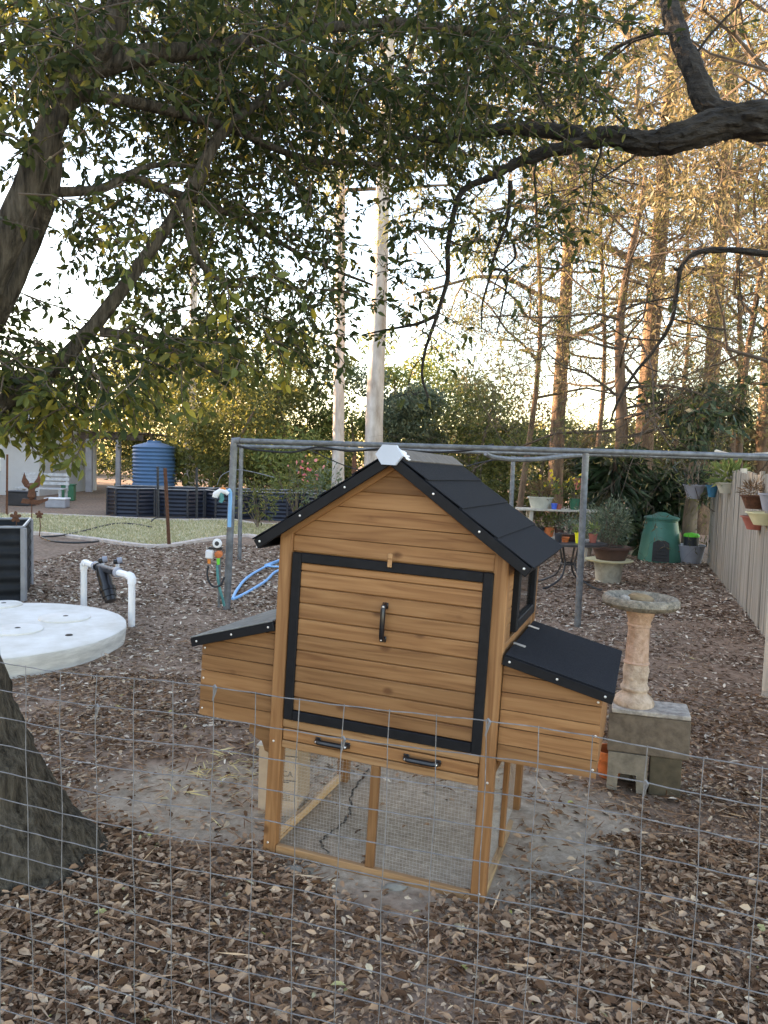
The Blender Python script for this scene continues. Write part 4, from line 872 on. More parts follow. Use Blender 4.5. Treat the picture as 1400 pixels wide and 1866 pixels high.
MB().lathe([(0.034, -0.03), (0.036, 0.03), (0.02, 0.04), (0.0005, 0.041)], n=16).build('pressure_knob', M['terra'], wtm, True, loc=(0.035, -0.01, -0.05), rot=(R(90), 0, 0))
MB().tube([(-0.06, 0, -0.10), (-0.06, 0, -0.145)], 0.016, 10).build('hose_connector', M['orangepl'], wtm, True)
MB().tube([(0.03, -0.01, -0.09), (0.03, -0.01, -0.15)], 0.015, 10).build('hose_connector', M['limepl'], wtm, True)
hang('black_hose', [A3(380, 1031, 7.34), A3(378, 1045, 7.33), A3(381, 1060, 7.32), A3(390, 1069, 7.32), A3(402, 1066, 7.33), A3(409, 1052, 7.36)], 0.010, 'blackhose', 'short black hose looping below the tap manifold')
hang('teal_hose', [A3(396, 1030, 7.35), A3(397, 1050, 7.35), A3(400, 1070, 7.36), A3(405, 1088, 7.38), A3(409, 1104, 7.4)], 0.013, 'teal', 'teal hose dropping from the tap manifold to ground')
hang('lawn_hose', [G(75, 978, 0.05), G(110, 976, 0.05), G(150, 968, 0.04), G(190, 958, 0.04), G(215, 954, 0.04), G(245, 955, 0.04), G(278, 961, 0.04)], 0.016, 'blackhose', 'black hose snaking across the dry lawn')
hang('lawn_hose', [G(75, 979, 0.06), G(95, 986, 0.06), G(130, 989, 0.06), G(165, 988, 0.06), G(180, 986, 0.05)], 0.016, 'blackhose', 'black hose lying along the near lawn edging')
hang('lawn_hose', [G(276, 950, 0.15), G(285, 944, 0.18), G(310, 942, 0.10), G(345, 939, 0.06)], 0.014, 'blackhose', 'black hose end raised over the far lawn edging')

# ================================================================== right timber fence
FA, FB = Vector((5.13, 12.05, 0)), Vector((3.50, 6.86, 0)); fd = (FB-FA).normalized(); FL = (FB-FA).length+4.2
fn = empty('paling_fence', (FA.x, FA.y, 0), math.atan2(fd.y, fd.x), 'weathered grey timber paling fence along the right boundary', 'fence')
M['paling'] = mat('weathered_paling', (0.25, 0.235, 0.205), 0.92, 0.25, 9, 0.5, c2=(0.115, 0.103, 0.085), stretch=(1, 1, 0.07))
s = 0.0; i = 0
while s < FL:
    wdt = random.uniform(0.12, 0.16); h = 1.50+random.uniform(-0.02, 0.02)+0.02*math.sin(s*1.3)
    if ('pal', i % 6) not in _cache:
        mb = MB(); mb.box((0, 0, h/2), (0.1515, 0.016, h), 0.0012); mb.v = [(x+0.004*math.sin(z*3+i), y+0.003*math.sin(z*2.1+i*2), z) for x, y, z in mb.v]; _cache[('pal', i % 6)] = mb.mesh('paling', M['paling'])
    o = link('paling', _cache[('pal', i % 6)], fn, (s, 0.003*(i % 2)+random.uniform(-0.001, 0.001), random.uniform(-0.03, 0.0)), (random.uniform(-.006, .006), random.uniform(-.008, .008), random.uniform(-.012, .012))); o.scale = (wdt/0.15*0.985, 1, 1)
    s += wdt*0.985; i += 1
for zz in (0.35, 1.2): MB().box((FL/2, 0.05, zz), (FL, 0.045, 0.07)).build('rail', M['timber'], fn)
for k9 in range(5): MB().box((0.2+k9*2.3, 0.1, 0.76), (0.09, 0.07, 1.55)).build('post', M['timber'], fn)
q = gp(1396, 1268); gpz = empty('timber_post', (q.x+0.03, q.y, 0), R(15), 'short pale weathered post standing at the fence end', 'post')
MB().box((0, 0, 0.34), (0.085, 0.085, 0.76), 0.008).build('post_body', M['timber'], gpz); MB().prism([(-0.043, 0.72), (0.043, 0.72), (0.0, 0.76)], -0.043, 0.043).build('post_cap', M['timber'], gpz)

# ================================================================== compost, bucket, pots
q = gp(1214, 1026)
cb_ = empty('compost_bin', (q.x, q.y+0.3, 0), 0, 'green tapered compost bin with lid at the fence corner', 'compost bin')
MB().lathe([(0.335, 0), (0.34, 0.02), (0.318, 0.22), (0.29, 0.42), (0.255, 0.60), (0.248, 0.64), (0.255, 0.645), (0.255, 0.665), (0.235, 0.67)], n=36).build('bin_body', M['comp'], cb_, True)
MB().lathe([(0.27, 0.672), (0.275, 0.70), (0.255, 0.715), (0.16, 0.735), (0.10, 0.765), (0.06, 0.785), (0.0005, 0.787)], n=36).build('bin_lid', M['comp'], cb_, True)
hd = empty('hatch', parent=cb_, loc=(-0.10, -0.318, 0.02), rz=R(-18)); hd.rotation_euler = (R(-6.5), 0, R(-18))
MB().prism([(-0.13, 0.0), (0.13, 0.0), (0.12, 0.30), (0.06, 0.335), (-0.06, 0.335), (-0.12, 0.30)], -0.012, 0.03).build('hatch_door', M['compd'], hd)
for i in range(4): MB().box((0, -0.016, 0.06+i*0.055), (0.19, 0.012, 0.02), 0.004).build('hatch_slat', M['compd'], hd)
q = gp(1262, 1027); o = pot('bucket', (q.x, q.y+0.1, 0), 0.23, 0.29, M['greypl'], 'grey plastic tub beside the green compost bin', 'tub', soil=False, rim=0.06)
o = empty('kitchen_caddy', (q.x, q.y+0.1, 0.018), 0, 'black canister with bright green lid sitting in the grey tub', 'canister')
MB().lathe([(0.115, 0), (0.115, 0.395), (0.11, 0.40)], n=24).build('canister_body', M['darkpl'], o, True); MB().lathe([(0.122, 0.401), (0.122, 0.43), (0.10, 0.452), (0.0005, 0.468)], n=24).build('canister_lid', M['limepl'], o, True)

# table with pots
tq = at(1046, 1000, 9.3); ty = 9.55
tb = empty('patio_table', (tq.x, ty, 0), 0, 'dark oval metal patio table crowded with small plants', 'table')
tz_ = 0.545; RXT = 0.47; RYT = 0.33
MB().lathe([(0.96, tz_-0.02), (1.0, tz_-0.012), (1.0, tz_+0.008), (0.95, tz_+0.012), (0.0005, tz_+0.012)], n=40, sx=1, sy=1).v
mb = MB(); mb.lathe([(0.94, tz_-0.022), (1.0, tz_-0.014), (1.0, tz_+0.008), (0.96, tz_+0.012), (0.0005, tz_+0.012)], n=40); mb.v = [(x*RXT, y*RYT, z) for x, y, z in mb.v]; mb.build('tabletop', M['tsteel'], tb, True)
for sx in (-1, 1):
    for sy in (-1, 1):
        MB().tube(curve_pts([(sx*0.10, sy*0.10, tz_-0.02), (sx*0.07, sy*0.08, tz_-0.18), (sx*0.06, sy*0.09, tz_-0.26), (sx*0.12, sy*0.15, tz_-0.42), (sx*0.27, sy*0.24, 0.03), (sx*0.36, sy*0.28, 0.012)], 6), 0.013, 8).build('leg', M['tsteel'], tb, True)
MB().tube([(math.cos(R(30*i))*0.09, math.sin(R(30*i))*0.10, tz_-0.26) for i in range(12)], 0.012, 6, closed=True).build('leg_brace', M['tsteel'], tb, True)
def tpot(px, r, h, m, label, dy=0.0, leaf=None, lr=0.08, group='pots on the patio table'):
    x = at(px, 990, ty+dy).x; o = pot('flower_pot', (x, ty+dy, tz_+0.0125), r, h, M[m], label, 'flower pot', group)
    if leaf: foliage('leaves', o, (0, 0, h+lr*0.7), (lr, lr, lr*0.8), 60, 0.05, M[leaf], 0.4, 0, 0.5, 4)
    return o
tpot(1055, 0.055, 0.13, 'yellowpl', 'bright yellow pot with pale seedlings on the patio table', -0.12, 'leafpale', 0.07)
tpot(1080, 0.055, 0.11, 'redpl', 'red pot near the right end of the patio table', 0.0, 'leafpale', 0.09)
tpot(1017, 0.05, 0.11, 'darkpl', 'black square looking pot on the left of the table', -0.10)
tpot(1030, 0.05, 0.06, 'terra', 'low clay pot saucer between black and yellow pots', -0.02)
tpot(1035, 0.13, 0.09, 'brownpl', 'wide brown bowl planter with seedlings at table back', 0.16, 'leafgrey', 0.16)
tpot(1068, 0.075, 0.025, 'fascialite', 'white saucer under the table pots', 0.06)
# planter bowl on upturned pot
q = gp(1108, 1061); o = pot('stone_pot', (q.x, q.y, 0), 0.19, 0.27, M['potgrey'], 'weathered grey pot carrying a wide saucer and bowl', 'pot', taper=0.82, soil=False)
MB().lathe([(0.20, 0), (0.30, 0.012), (0.31, 0.028), (0.29, 0.03), (0.0005, 0.028)], n=32).build('plant_saucer', M['cream'], None, True, loc=(q.x, q.y, 0.272), label='wide cream saucer on top of the weathered grey pot', cat='saucer')
o = pot('planter_bowl', (q.x+0.02, q.y, 0.302), 0.245, 0.175, M['brownpl'], 'dark brown bowl planter with grey shrub on cream saucer', 'planter', taper=0.75, rim=0.2)
foliage('leaves', o, (-0.05, 0.05, 0.48), (0.36, 0.32, 0.30), 1500, 0.055, M['leafgrey'], 0.3, 0, 0.2, 12)
# plant bench behind
by = 12.0
bs = at(960, 927, by); be = at(1075, 930, by)
pb = empty('plant_bench', (bs.x, by, 0), 0, 'low weathered plank bench holding pots behind the coop', 'bench')
for i in range(3): MB().box(((be.x-bs.x)/2, -0.13+i*0.13, 0.80), (be.x-bs.x+0.3, 0.115, 0.03), 0.004).build('plank', M['timber'], pb)
for i in range(2): MB().box(((be.x-bs.x)/2, -0.08+i*0.14, 0.36), (be.x-bs.x+0.2, 0.115, 0.03), 0.004).build('lower_plank', M['timber'], pb)
for sx in (0.05, be.x-bs.x-0.05):
    for yy in (-0.12, 0.12): MB().box((sx, yy, 0.39), (0.06, 0.06, 0.785), 0.004).build('leg', M['timber'], pb)
def bpot(px, r, h, m, label, leaf=None, lr=0.2, n=200, z=0.8155, dy=0.0, L=0.07, sy=1.0, mwr=0.35, group='pots on the plank bench'):
    x = at(px, 915, by).x; o = pot('flower_pot', (x, by+dy, z), r, h, M[m], label, 'flower pot', group, sy=sy)
    if leaf: foliage('leaves', o, (0, 0, h+lr*0.6), (lr, lr*0.8, lr*0.8), n, L, M[leaf], mwr, 0, 0.4, 6)
    return o
bpot(985, 0.20, 0.18, 'creamg', 'wide cream trough pot with dry brown grass on the bench', 'leafbrown', 0.18, 380, L=0.1, sy=0.7, mwr=0.08)
bpot(1007, 0.05, 0.09, 'blueb', 'small bright blue pot beside the cream trough', dy=-0.13)
bpot(1016, 0.045, 0.08, 'redpl', 'tiny red pot next to the blue pot on the bench', dy=-0.12)
o = bpot(1046, 0.085, 0.17, 'greenpl', 'dark green pot with yellow flowers on the bench', 'leafbg', 0.2, 160, dy=-0.05)
foliage('flowers', o, (-0.1, -0.05, 0.42), (0.26, 0.15, 0.14), 22, 0.06, M['petal'], 0.8)['kind'] = 'stuff'
o = bpot(1002, 0.07, 0.14, 'potgrey', 'grey pot of yellow flowered bush behind the trough', 'leafpale', 0.22, 260, dy=0.14)
foliage('flowers', o, (0.0, -0.05, 0.42), (0.16, 0.1, 0.2), 16, 0.06, M['petal'], 0.8)['kind'] = 'stuff'
for i, (px, m, lf_, lab) in enumerate([(985, 'darkpl', 'leafbg', 'black pot with green leaves on the lower bench shelf'), (1003, 'terra', 'leafpale', 'clay pot with fresh leaves on the lower bench shelf'), (1022, 'brownpl', 'leafgrey', 'brown pot with grey leaves on the lower bench shelf'), (1045, 'darkpl', 'leafbg', 'black pot with a spreading plant at the lower shelf end')]):
    bpot(px, 0.085, 0.15, m, lab, lf_, 0.17, 150, 0.376, 0.0)
# foliage things near the tree
def shrub(px, py, Y, rad, n, L, m, label, wr=0.35, stems=10, name='shrub', cat='shrub', trunk=True, droop=0.0):
    q = at(px, py, Y); o = empty(name, (q.x, q.y, 0), 0, label, cat)
    foliage('leaves', o, (0, 0, q.z), rad, n, L, M[m], wr, droop, 0.2, stems, M['barkm'])
    if trunk: MB().tube([(0, 0, -0.02), (0.03, 0.02, max(q.z-rad[2]*0.6, 0.1))], [0.035, 0.025], 7).build('trunk', M['barkm'], o, True)
    return o
shrub(1098, 935, 12.6, (0.42, 0.35, 0.40), 2200, 0.06, 'leafgrey', 'fine leaved grey green bush left of the compost bin', 0.25)
shrub(1075, 965, 11.4, (0.38, 0.3, 0.25), 1300, 0.055, 'leafgrey', 'low grey green bush behind the patio table', 0.25)
shrub(1180, 985, 13.2, (0.35, 0.3, 0.42), 300, 0.26, 'leafdark', 'broad leaved dark plant beside the compost bin', 0.38, 8, droop=0.7)
shrub(1200, 915, 13.6, (0.55, 0.4, 0.62), 620, 0.28, 'leafdark', 'tall dark broad leaved plant behind the compost bin', 0.36, 8, droop=0.8)
shrub(1160, 950, 14.2, (0.5, 0.4, 0.8), 500, 0.24, 'leafdark', 'dark glossy plant climbing below the furrowed trunk', 0.36, 8, droop=0.8)
shrub(1265, 885, 13.4, (0.55, 0.4, 0.28), 420, 0.16, 'leafdark', 'leafy plant arching behind the hanging grey basket', 0.4, 8, droop=0.3)
q = at(1059, 882, 12.3); o = pot('hanging_pot', (q.x, q.y, q.z-0.09), 0.13, 0.18, M['redpl'], 'faded red pot hung behind the right pipe post', 'hanging pot', 'hanging pots'); 
def hangpot(px, py, Y, r, h, m, label, leaf=None, lr=0.15, n=150, L=0.08, wires=True, droop=0.0, dryball=False):
    q = at(px, py, Y); o = pot('hanging_pot', (q.x, q.y, q.z-h/2), r, h, M[m], label, 'hanging pot', 'hanging pots', taper=0.55, rim=0.1)
    if leaf: foliage('leaves', o, (0, 0, h+lr*0.5), (lr, lr, lr*0.7), n, L, M[leaf], 0.22 if not dryball else 0.1, droop, 0.3)
    if wires:
        for i in range(3):
            an = R(120*i+30); MB().tube([(r*0.97*math.cos(an), r*0.97*math.sin(an), h), (0, 0, h+0.36)], 0.003, 4).build('hanger_wire', M['tsteel'], o)
    return o
hangpot(1265, 896, 11.6, 0.165, 0.21, 'greypl', 'grey hanging basket in front of the broad leaved tree', 'leafdark', 0.2, 90, 0.12)
hangpot(1298, 895, 10.9, 0.085, 0.17, 'bluepl', 'dark blue hanging pot at the far end of the fence', 'leafpale', 0.10, 60)
hangpot(1326, 889, 10.0, 0.16, 0.14, 'creamg', 'cream bowl with spiky grass hung on the fence top', 'leafpale', 0.20, 150, 0.17, False)
hangpot(1374, 915, 7.55, 0.13, 0.13, 'rust', 'dark wire basket of dead fern on the fence', 'leafbrown', 0.11, 240, 0.08, False, dryball=True)
hangpot(1392, 945, 7.25, 0.16, 0.12, 'cream', 'cream yellow hanging bowl on the fence face', None, wires=False)
hangpot(1377, 953, 7.6, 0.14, 0.13, 'redpl', 'faded red hanging bowl behind the cream yellow bowl', None, wires=False)
hangpot(1403, 915, 7.1, 0.10, 0.16, 'greypl', 'dark grey hanging pot above the cream yellow bowl', None, wires=False)

# ================================================================== TREES
class Tree:
    def __init__(s): s.mb = MB(); s.tips = []
def bez(pts, n=6): return curve_pts(pts, n)
def wander(p, d, ln, nseg, jit, droop):
    pts = [Vector(p)]; d = Vector(d).normalized()
    for i in range(nseg):
        d = (d+Vector((random.gauss(0, jit), random.gauss(0, jit), random.gauss(0, jit)-droop))).normalized()
        pts.append(pts[-1]+d*ln/nseg)
    return pts, d
def grow(mb, p, d, ln, r, depth, tips, kids=(3, 5), jit=0.14, droop=0.0, spread=0.9, shrink=0.6, sides=6, every=None):
    nseg = 5 if depth > 1 else (4 if depth == 1 else 3); pts, de = wander(p, d, ln, nseg, jit, droop)
    mb.tube(pts, [r*(1-0.65*i/nseg) for i in range(nseg+1)], max(3, sides), cap=False)
    if depth == 0:
        tips.append((pts, r)); return
    for k in range(random.randint(*kids)):
        t = random.uniform(0.25, 1.0); i = min(int(t*nseg), nseg-1); q = pts[i].lerp(pts[i+1], t*nseg-i)
        ax = (pts[i+1]-pts[i]).normalized(); s = Vector((random.gauss(0, 1), random.gauss(0, 1), random.gauss(0, 0.7)))
        s = (s-ax*s.dot(ax)); s = s.normalized() if s.length > 1e-4 else Vector((1, 0, 0))
        grow(mb, q, ax*(1-spread*0.5)+s*spread, ln*shrink*random.uniform(0.7, 1.2), max(r*(1-0.6*t)*0.6, 0.002), depth-1, tips, kids, jit, droop, spread, shrink, sides-1)
def leaves_on(tips, per, L, wr, spread=0.03, hang=0.0, dia=True):
    P = []; D = []
    for pts, r in tips:
        n = len(pts)
        for k in range(per):
            t = random.uniform(0.1, 1.0)*(n-1); i = min(int(t), n-2); q = pts[i].lerp(pts[i+1], t-i)
            dd = (pts[i+1]-pts[i]).normalized()+Vector((random.gauss(0, .8), random.gauss(0, .8), random.gauss(0, .8)-hang))
            P.append(q+Vector((random.gauss(0, spread), random.gauss(0, spread), random.gauss(0, spread)))); D.append(dd)
    P = np.array([tuple(p) for p in P]); D = np.array([tuple(d) for d in D]); n = len(P)
    f = dia_arrays if dia else leaf_arrays
    return f(P, D, rnd(n), rng.uniform(0.7, 1.25, n)*L, wr)

# ---- near shade tree at the left
nt_ = empty('shade_tree', (-1.75, 2.85, 0), 0, 'broad leafy shade tree with leaning grey stems overhanging the yard', 'tree'); NO = Vector((-1.75, 2.85, 0))
def rel(pts): return [Vector(p)-NO for p in pts]
def T3(px, py, Y): return at(px, py, Y)
mb = MB()
trunk_pts = [Vector((-1.33, 2.74, -0.06)), Vector((-1.39, 2.75, 0.06)), Vector((-1.45, 2.76, 0.20)), Vector((-1.52, 2.78, 0.42)), Vector((-1.62, 2.80, 0.75)), Vector((-1.72, 2.84, 1.1)), Vector((-1.80, 2.86, 1.4)), Vector((-1.84, 2.88, 1.75)), Vector((-1.80, 2.88, 2.05))]
from mathutils import noise as mnoise
def rough(mb_, amp, sc):
    me_ = []
    for v in mb_.v:
        q = Vector(v); me_.append(tuple(q+Vector((mnoise.noise(q*sc), mnoise.noise(q*sc+Vector((9, 3, 1))), mnoise.noise(q*sc+Vector((4, 7, 8)))))*amp))
    mb_.v = me_
tp = curve_pts([tuple(p) for p in trunk_pts], 9); tr0 = [0.36, 0.29, 0.235, 0.20, 0.18, 0.17, 0.165, 0.15, 0.12]
tr_ = [tr0[min(i//9, 7)]+(tr0[min(i//9+1, 8)]-tr0[min(i//9, 7)])*(i % 9)/9 for i in range(len(tp)-1)]+[tr0[-1]]
mb.tube(rel(tp), tr_, 56)
NV = len(mb.v)
for idx in range(NV):
    i_, k_ = divmod(idx, 56); c_ = tp[i_]-NO; x, y, z = mb.v[idx]; t = 2*math.pi*k_/56; kf = max(0, 1-max(z, 0)/0.55)
    f = 1+kf*(0.17*math.sin(3*t+1.9)+0.12*math.sin(6*t+0.5))+0.045*abs(math.sin(7*t+z*1.5+0.4*math.sin(z*9)))+0.025*math.sin(19*t+z*5)
    zf = min(1.0, max(0.0, c_.z)/0.45); mb.v[idx] = (c_.x+(x-c_.x)*f, c_.y+(y-c_.y)*f, c_.z+(z-c_.z)*zf)
rough(mb, 0.022, 9); rough(mb, 0.014, 26); rough(mb, 0.006, 70)
mb.build('trunk', M['bark'], nt_, True)
def limb(pts, r0, r1, n=12, name='limb'):
    c = curve_pts([tuple(p) for p in pts], 5); m_ = len(c)
    b_ = MB().tube(rel(c), [r0+(r1-r0)*i/(m_-1) for i in range(m_)], n*2); rough(b_, r0*0.12, 8); rough(b_, r0*0.06, 28); return b_.build(name, M['bark'], nt_, True)
limb([(-1.80, 2.88, 1.75), T3(-45, 560, 2.9), T3(0, 470, 2.9), T3(48, 350, 2.9), T3(98, 220, 2.95), T3(145, 130, 3.0), T3(200, 60, 3.0), T3(240, -80, 3.1), (-0.9, 3.2, 4.2)], 0.058, 0.042, 24)
limb([(-1.82, 2.86, 1.6), T3(-20, 600, 3.0), T3(12, 545, 3.0), T3(60, 440, 3.05), T3(95, 340, 3.0), T3(100, 250, 3.0)], 0.038, 0.03)
limb([(-1.80, 2.88, 1.35), T3(0, 740, 3.1), T3(100, 668, 3.15), T3(190, 570, 3.2), T3(275, 455, 3.25), T3(340, 360, 3.3), T3(376, 305, 3.35)], 0.040, 0.018)
limb([T3(150, 130, 3.0), T3(260, 100, 3.1), T3(380, 90, 3.3), T3(520, 60, 3.6), T3(700, 40, 4.0)], 0.046, 0.02)
limb([T3(130, 170, 3.0), T3(260, 190, 3.2), T3(420, 235, 3.5), T3(560, 290, 3.8), T3(720, 300, 4.2)], 0.027, 0.010)
limb([T3(100, 350, 3.0), T3(180, 345, 3.1), T3(230, 320, 3.2), T3(290, 300, 3.3), T3(370, 305, 3.4)], 0.020, 0.008)
limb([T3(350, 345, 3.3), T3(400, 250, 3.4), T3(480, 180, 3.6), T3(560, 130, 3.8)], 0.028, 0.012)
limb([T3(185, 605, 3.2), T3(250, 615, 3.2), T3(320, 640, 3.2), T3(420, 690, 3.3)], 0.022, 0.008)
limb([T3(340, 360, 3.3), T3(350, 450, 3.3), T3(385, 500, 3.3), T3(420, 520, 3.4)], 0.02, 0.008)
limb([T3(230, 320, 3.2), T3(300, 345, 3.3), T3(420, 390, 3.6), T3(560, 470, 4.0), T3(680, 520, 4.3)], 0.022, 0.006)
limb([T3(700, 40, 4.0), T3(880, 60, 4.3), T3(1020, 90, 4.6)], 0.03, 0.01)
# leafy twigs
zones = [(250, 30, 340, 110, 300, 2.6, 5.4), (640, 60, 360, 130, 480, 3.0, 6.0), (560, 220, 320, 90, 380, 3.4, 6.2), (330, 170, 230, 70, 130, 3.3, 5.6), (760, 250, 130, 70, 90, 4.4, 6.2), (950, 90, 170, 130, 150, 3.2, 5.6), (930, 235, 130, 80, 45, 4.6, 6.0),
         (50, 180, 90, 190, 55, 2.6, 4.5), (310, 420, 190, 110, 95, 3.0, 5.2), (480, 490, 150, 110, 115, 3.2, 5.4), (130, 645, 200, 40, 60, 2.6, 3.8), (340, 580, 150, 50, 42, 2.9, 4.4), (20, 600, 60, 70, 12, 2.8, 3.6),
         (760, 400, 80, 60, 14, 3.6, 4.8), (745, 530, 55, 60, 12, 3.6, 4.8), (900, 390, 60, 70, 16, 3.4, 4.4), (985, 370, 40, 60, 12, 3.4, 4.2), (200, 330, 110, 70, 20, 2.9, 4.4), (90, 60, 120, 90, 60, 2.5, 4.0), (450, 340, 160, 60, 65, 3.2, 5.0),
         (560, 620, 70, 40, 16, 3.2, 4.4), (-250, 300, 240, 350, 150, 2.6, 5.0), (500, -180, 700, 120, 420, 2.6, 6.0), (-200, 680, 200, 60, 60, 2.6, 4.0)]
twm = MB(); P = []; D = []; PY = []; DY = []
def twig(p, d, ln, nl, yellow=False, thick=0.0035):
    pts, de = wander(p, d, ln, 4, 0.22, 0.10); twm.tube([q-NO for q in pts], [thick, thick*.85, thick*.65, thick*.5, thick*.3], 4, cap=False)
    for k in range(nl):
        t = (k+0.6)/nl*4; i = min(int(t), 3); q = pts[i].lerp(pts[i+1], t-i); ax = (pts[i+1]-pts[i]).normalized()
        s = Vector((random.gauss(0, 1), random.gauss(0, 1), random.gauss(0, 0.6))); dd = ax*0.5+s.normalized()*0.9+Vector((0, 0, -0.35))
        (PY if yellow else P).append(tuple(q-NO+dd*0.008)); (DY if yellow else D).append(tuple(dd))
for (cx, cy, rx, ry, cnt, y0, y1) in zones:
    for _ in range(cnt):
        a = random.random()*2*math.pi; rr = math.sqrt(random.random()); px, py = cx+rx*rr*math.cos(a), cy+ry*rr*math.sin(a)
        Y = random.uniform(y0, y1); q = at(px, py, Y)
        twig(q, (random.gauss(0.25, 0.8), random.gauss(0, 0.8), random.gauss(-0.15, 0.4)), random.uniform(0.22, 0.42), random.randint(13, 22))
for (cx, cy, rx, ry, cnt) in [(30, 690, 70, 45, 30), (120, 700, 90, 40, 34), (125, 780, 40, 25, 9), (260, 690, 80, 35, 18), (25, 750, 40, 25, 10), (70, 730, 60, 30, 12), (400, 620, 120, 50, 24), (60, 60, 140, 120, 26), (330, 480, 160, 90, 20)]:
    for _ in range(cnt):
        q = at(cx+random.uniform(-1, 1)*rx, cy+random.uniform(-1, 1)*ry, random.uniform(2.9, 3.8))
        twig(q, (random.gauss(0.1, .5), random.gauss(0, .5), -0.5), random.uniform(0.14, 0.24), random.randint(10, 16), True)
twm.build('twigs', M['barkt'], nt_)
n = len(P); V, Fq = leaf_arrays(P, D, rnd(n)+np.array([0, 0, 0.6]), rng.uniform(0.026, 0.058, n), rng.uniform(0.38, 0.55, n), 0.25, 0.14)
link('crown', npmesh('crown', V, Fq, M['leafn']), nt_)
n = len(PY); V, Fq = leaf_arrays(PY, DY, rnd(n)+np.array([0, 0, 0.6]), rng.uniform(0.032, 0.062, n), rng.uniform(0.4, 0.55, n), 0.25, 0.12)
link('yellow_green_leaves', npmesh('yellow_green_leaves', V, Fq, M['leafy']), nt_, label='yellow green leaves on the lowest branches')

# ---- furrowed limb tree leaning in from the right
lt = empty('furrowed_tree', (3.25, 4.3, 0), 0, 'black furrowed limb reaching in from a tree beyond the fence', 'tree'); LO = Vector((3.25, 4.3, 0))
def rlimb(pts, r0, r1, n=14, name='limb', m='barkd', bump=0.0):
    c = curve_pts([tuple(p) for p in pts], 14); k = len(c); rad = [r0+(r1-r0)*i/(k-1) for i in range(k)]
    b = MB().tube([q-LO for q in c], rad, n)
    if bump:
        for j, (x, y, z) in enumerate(list(b.v)):
            i = j//n
            if i < k:
                ctr = c[i]-LO; f = 1+bump*(math.sin((j % n)*2*math.pi/n*7+i*0.25)*0.7+math.sin((j % n)*2*math.pi/n*13-i*0.4)*0.5+0.5*math.sin(i*0.45))
                b.v[j] = (ctr.x+(x-ctr.x)*f, ctr.y+(y-ctr.y)*f, ctr.z+(z-ctr.z)*f)
    rough(b, r0*0.10, 9); rough(b, r0*0.10, 34); return b.build(name, M[m], lt, True)
rlimb([(3.25, 4.3, -0.05), (3.22, 4.32, 1.0), (3.1, 4.3, 2.2), (2.85, 4.2, 3.0)], 0.27, 0.19, 18, 'trunk', bump=0.06)
rlimb([(2.95, 4.22, 2.9), (2.5, 4.1, 3.28), T3(1400, 222, 4.0), T3(1330, 222, 4.0), T3(1240, 250, 4.0), T3(1180, 262, 4.05), T3(1110, 248, 4.1), T3(1050, 262, 4.15), T3(960, 290, 4.2), T3(880, 330, 4.25)], 0.108, 0.016, 40, bump=0.10)
rlimb([T3(1330, 212, 4.0), T3(1290, 190, 4.05), T3(1265, 130, 4.1), T3(1235, 60, 4.2), T3(1215, -20, 4.3), T3(1190, -160, 4.5)], 0.060, 0.04, 32, bump=0.09)
rlimb([T3(1060, 245, 4.15), T3(960, 235, 4.25), T3(880, 240, 4.35), T3(810, 255, 4.4), T3(740, 250, 4.5)], 0.045, 0.012, 12)
rlimb([T3(880, 328, 4.25), T3(838, 355, 4.25), T3(818, 440, 4.25), T3(815, 510, 4.25), T3(795, 580, 4.25), T3(775, 640, 4.25), T3(770, 690, 4.25), T3(783, 730, 4.25)], 0.019, 0.005, 10)
rlimb([T3(795, 575, 4.25), T3(760, 590, 4.3), T3(710, 600, 4.35), T3(660, 610, 4.4)], 0.012, 0.004, 6)
rlimb([T3(930, 330, 4.2), T3(925, 400, 4.2), T3(900, 470, 4.2), T3(895, 500, 4.2), T3(880, 550, 4.2), T3(878, 600, 4.2)], 0.013, 0.004, 6)
rlimb([T3(897, 490, 4.2), T3(925, 500, 4.2), T3(915, 560, 4.2), T3(905, 610, 4.2)], 0.009, 0.003, 6)
rlimb([T3(935, 440, 4.2), T3(938, 470, 4.2), T3(910, 500, 4.2), T3(895, 545, 4.2)], 0.009, 0.003, 6)
rlimb([T3(1240, 55, 4.2), T3(1190, 60, 4.3), T3(1120, 90, 4.4), T3(1060, 150, 4.6)], 0.016, 0.005, 7)
rlimb([(2.95, 4.5, 2.6), T3(1480, 470, 5.4), T3(1390, 462, 5.4), T3(1320, 455, 5.4), T3(1265, 462, 5.4), T3(1240, 490, 5.4), T3(1232, 540, 5.4), T3(1222, 590, 5.4), T3(1190, 640, 5.4), T3(1150, 690, 5.4), T3(1125, 735, 5.4), T3(1112, 770, 5.45)], 0.025, 0.007, 24, bump=0.10)
_tm = MB(); _tt = []
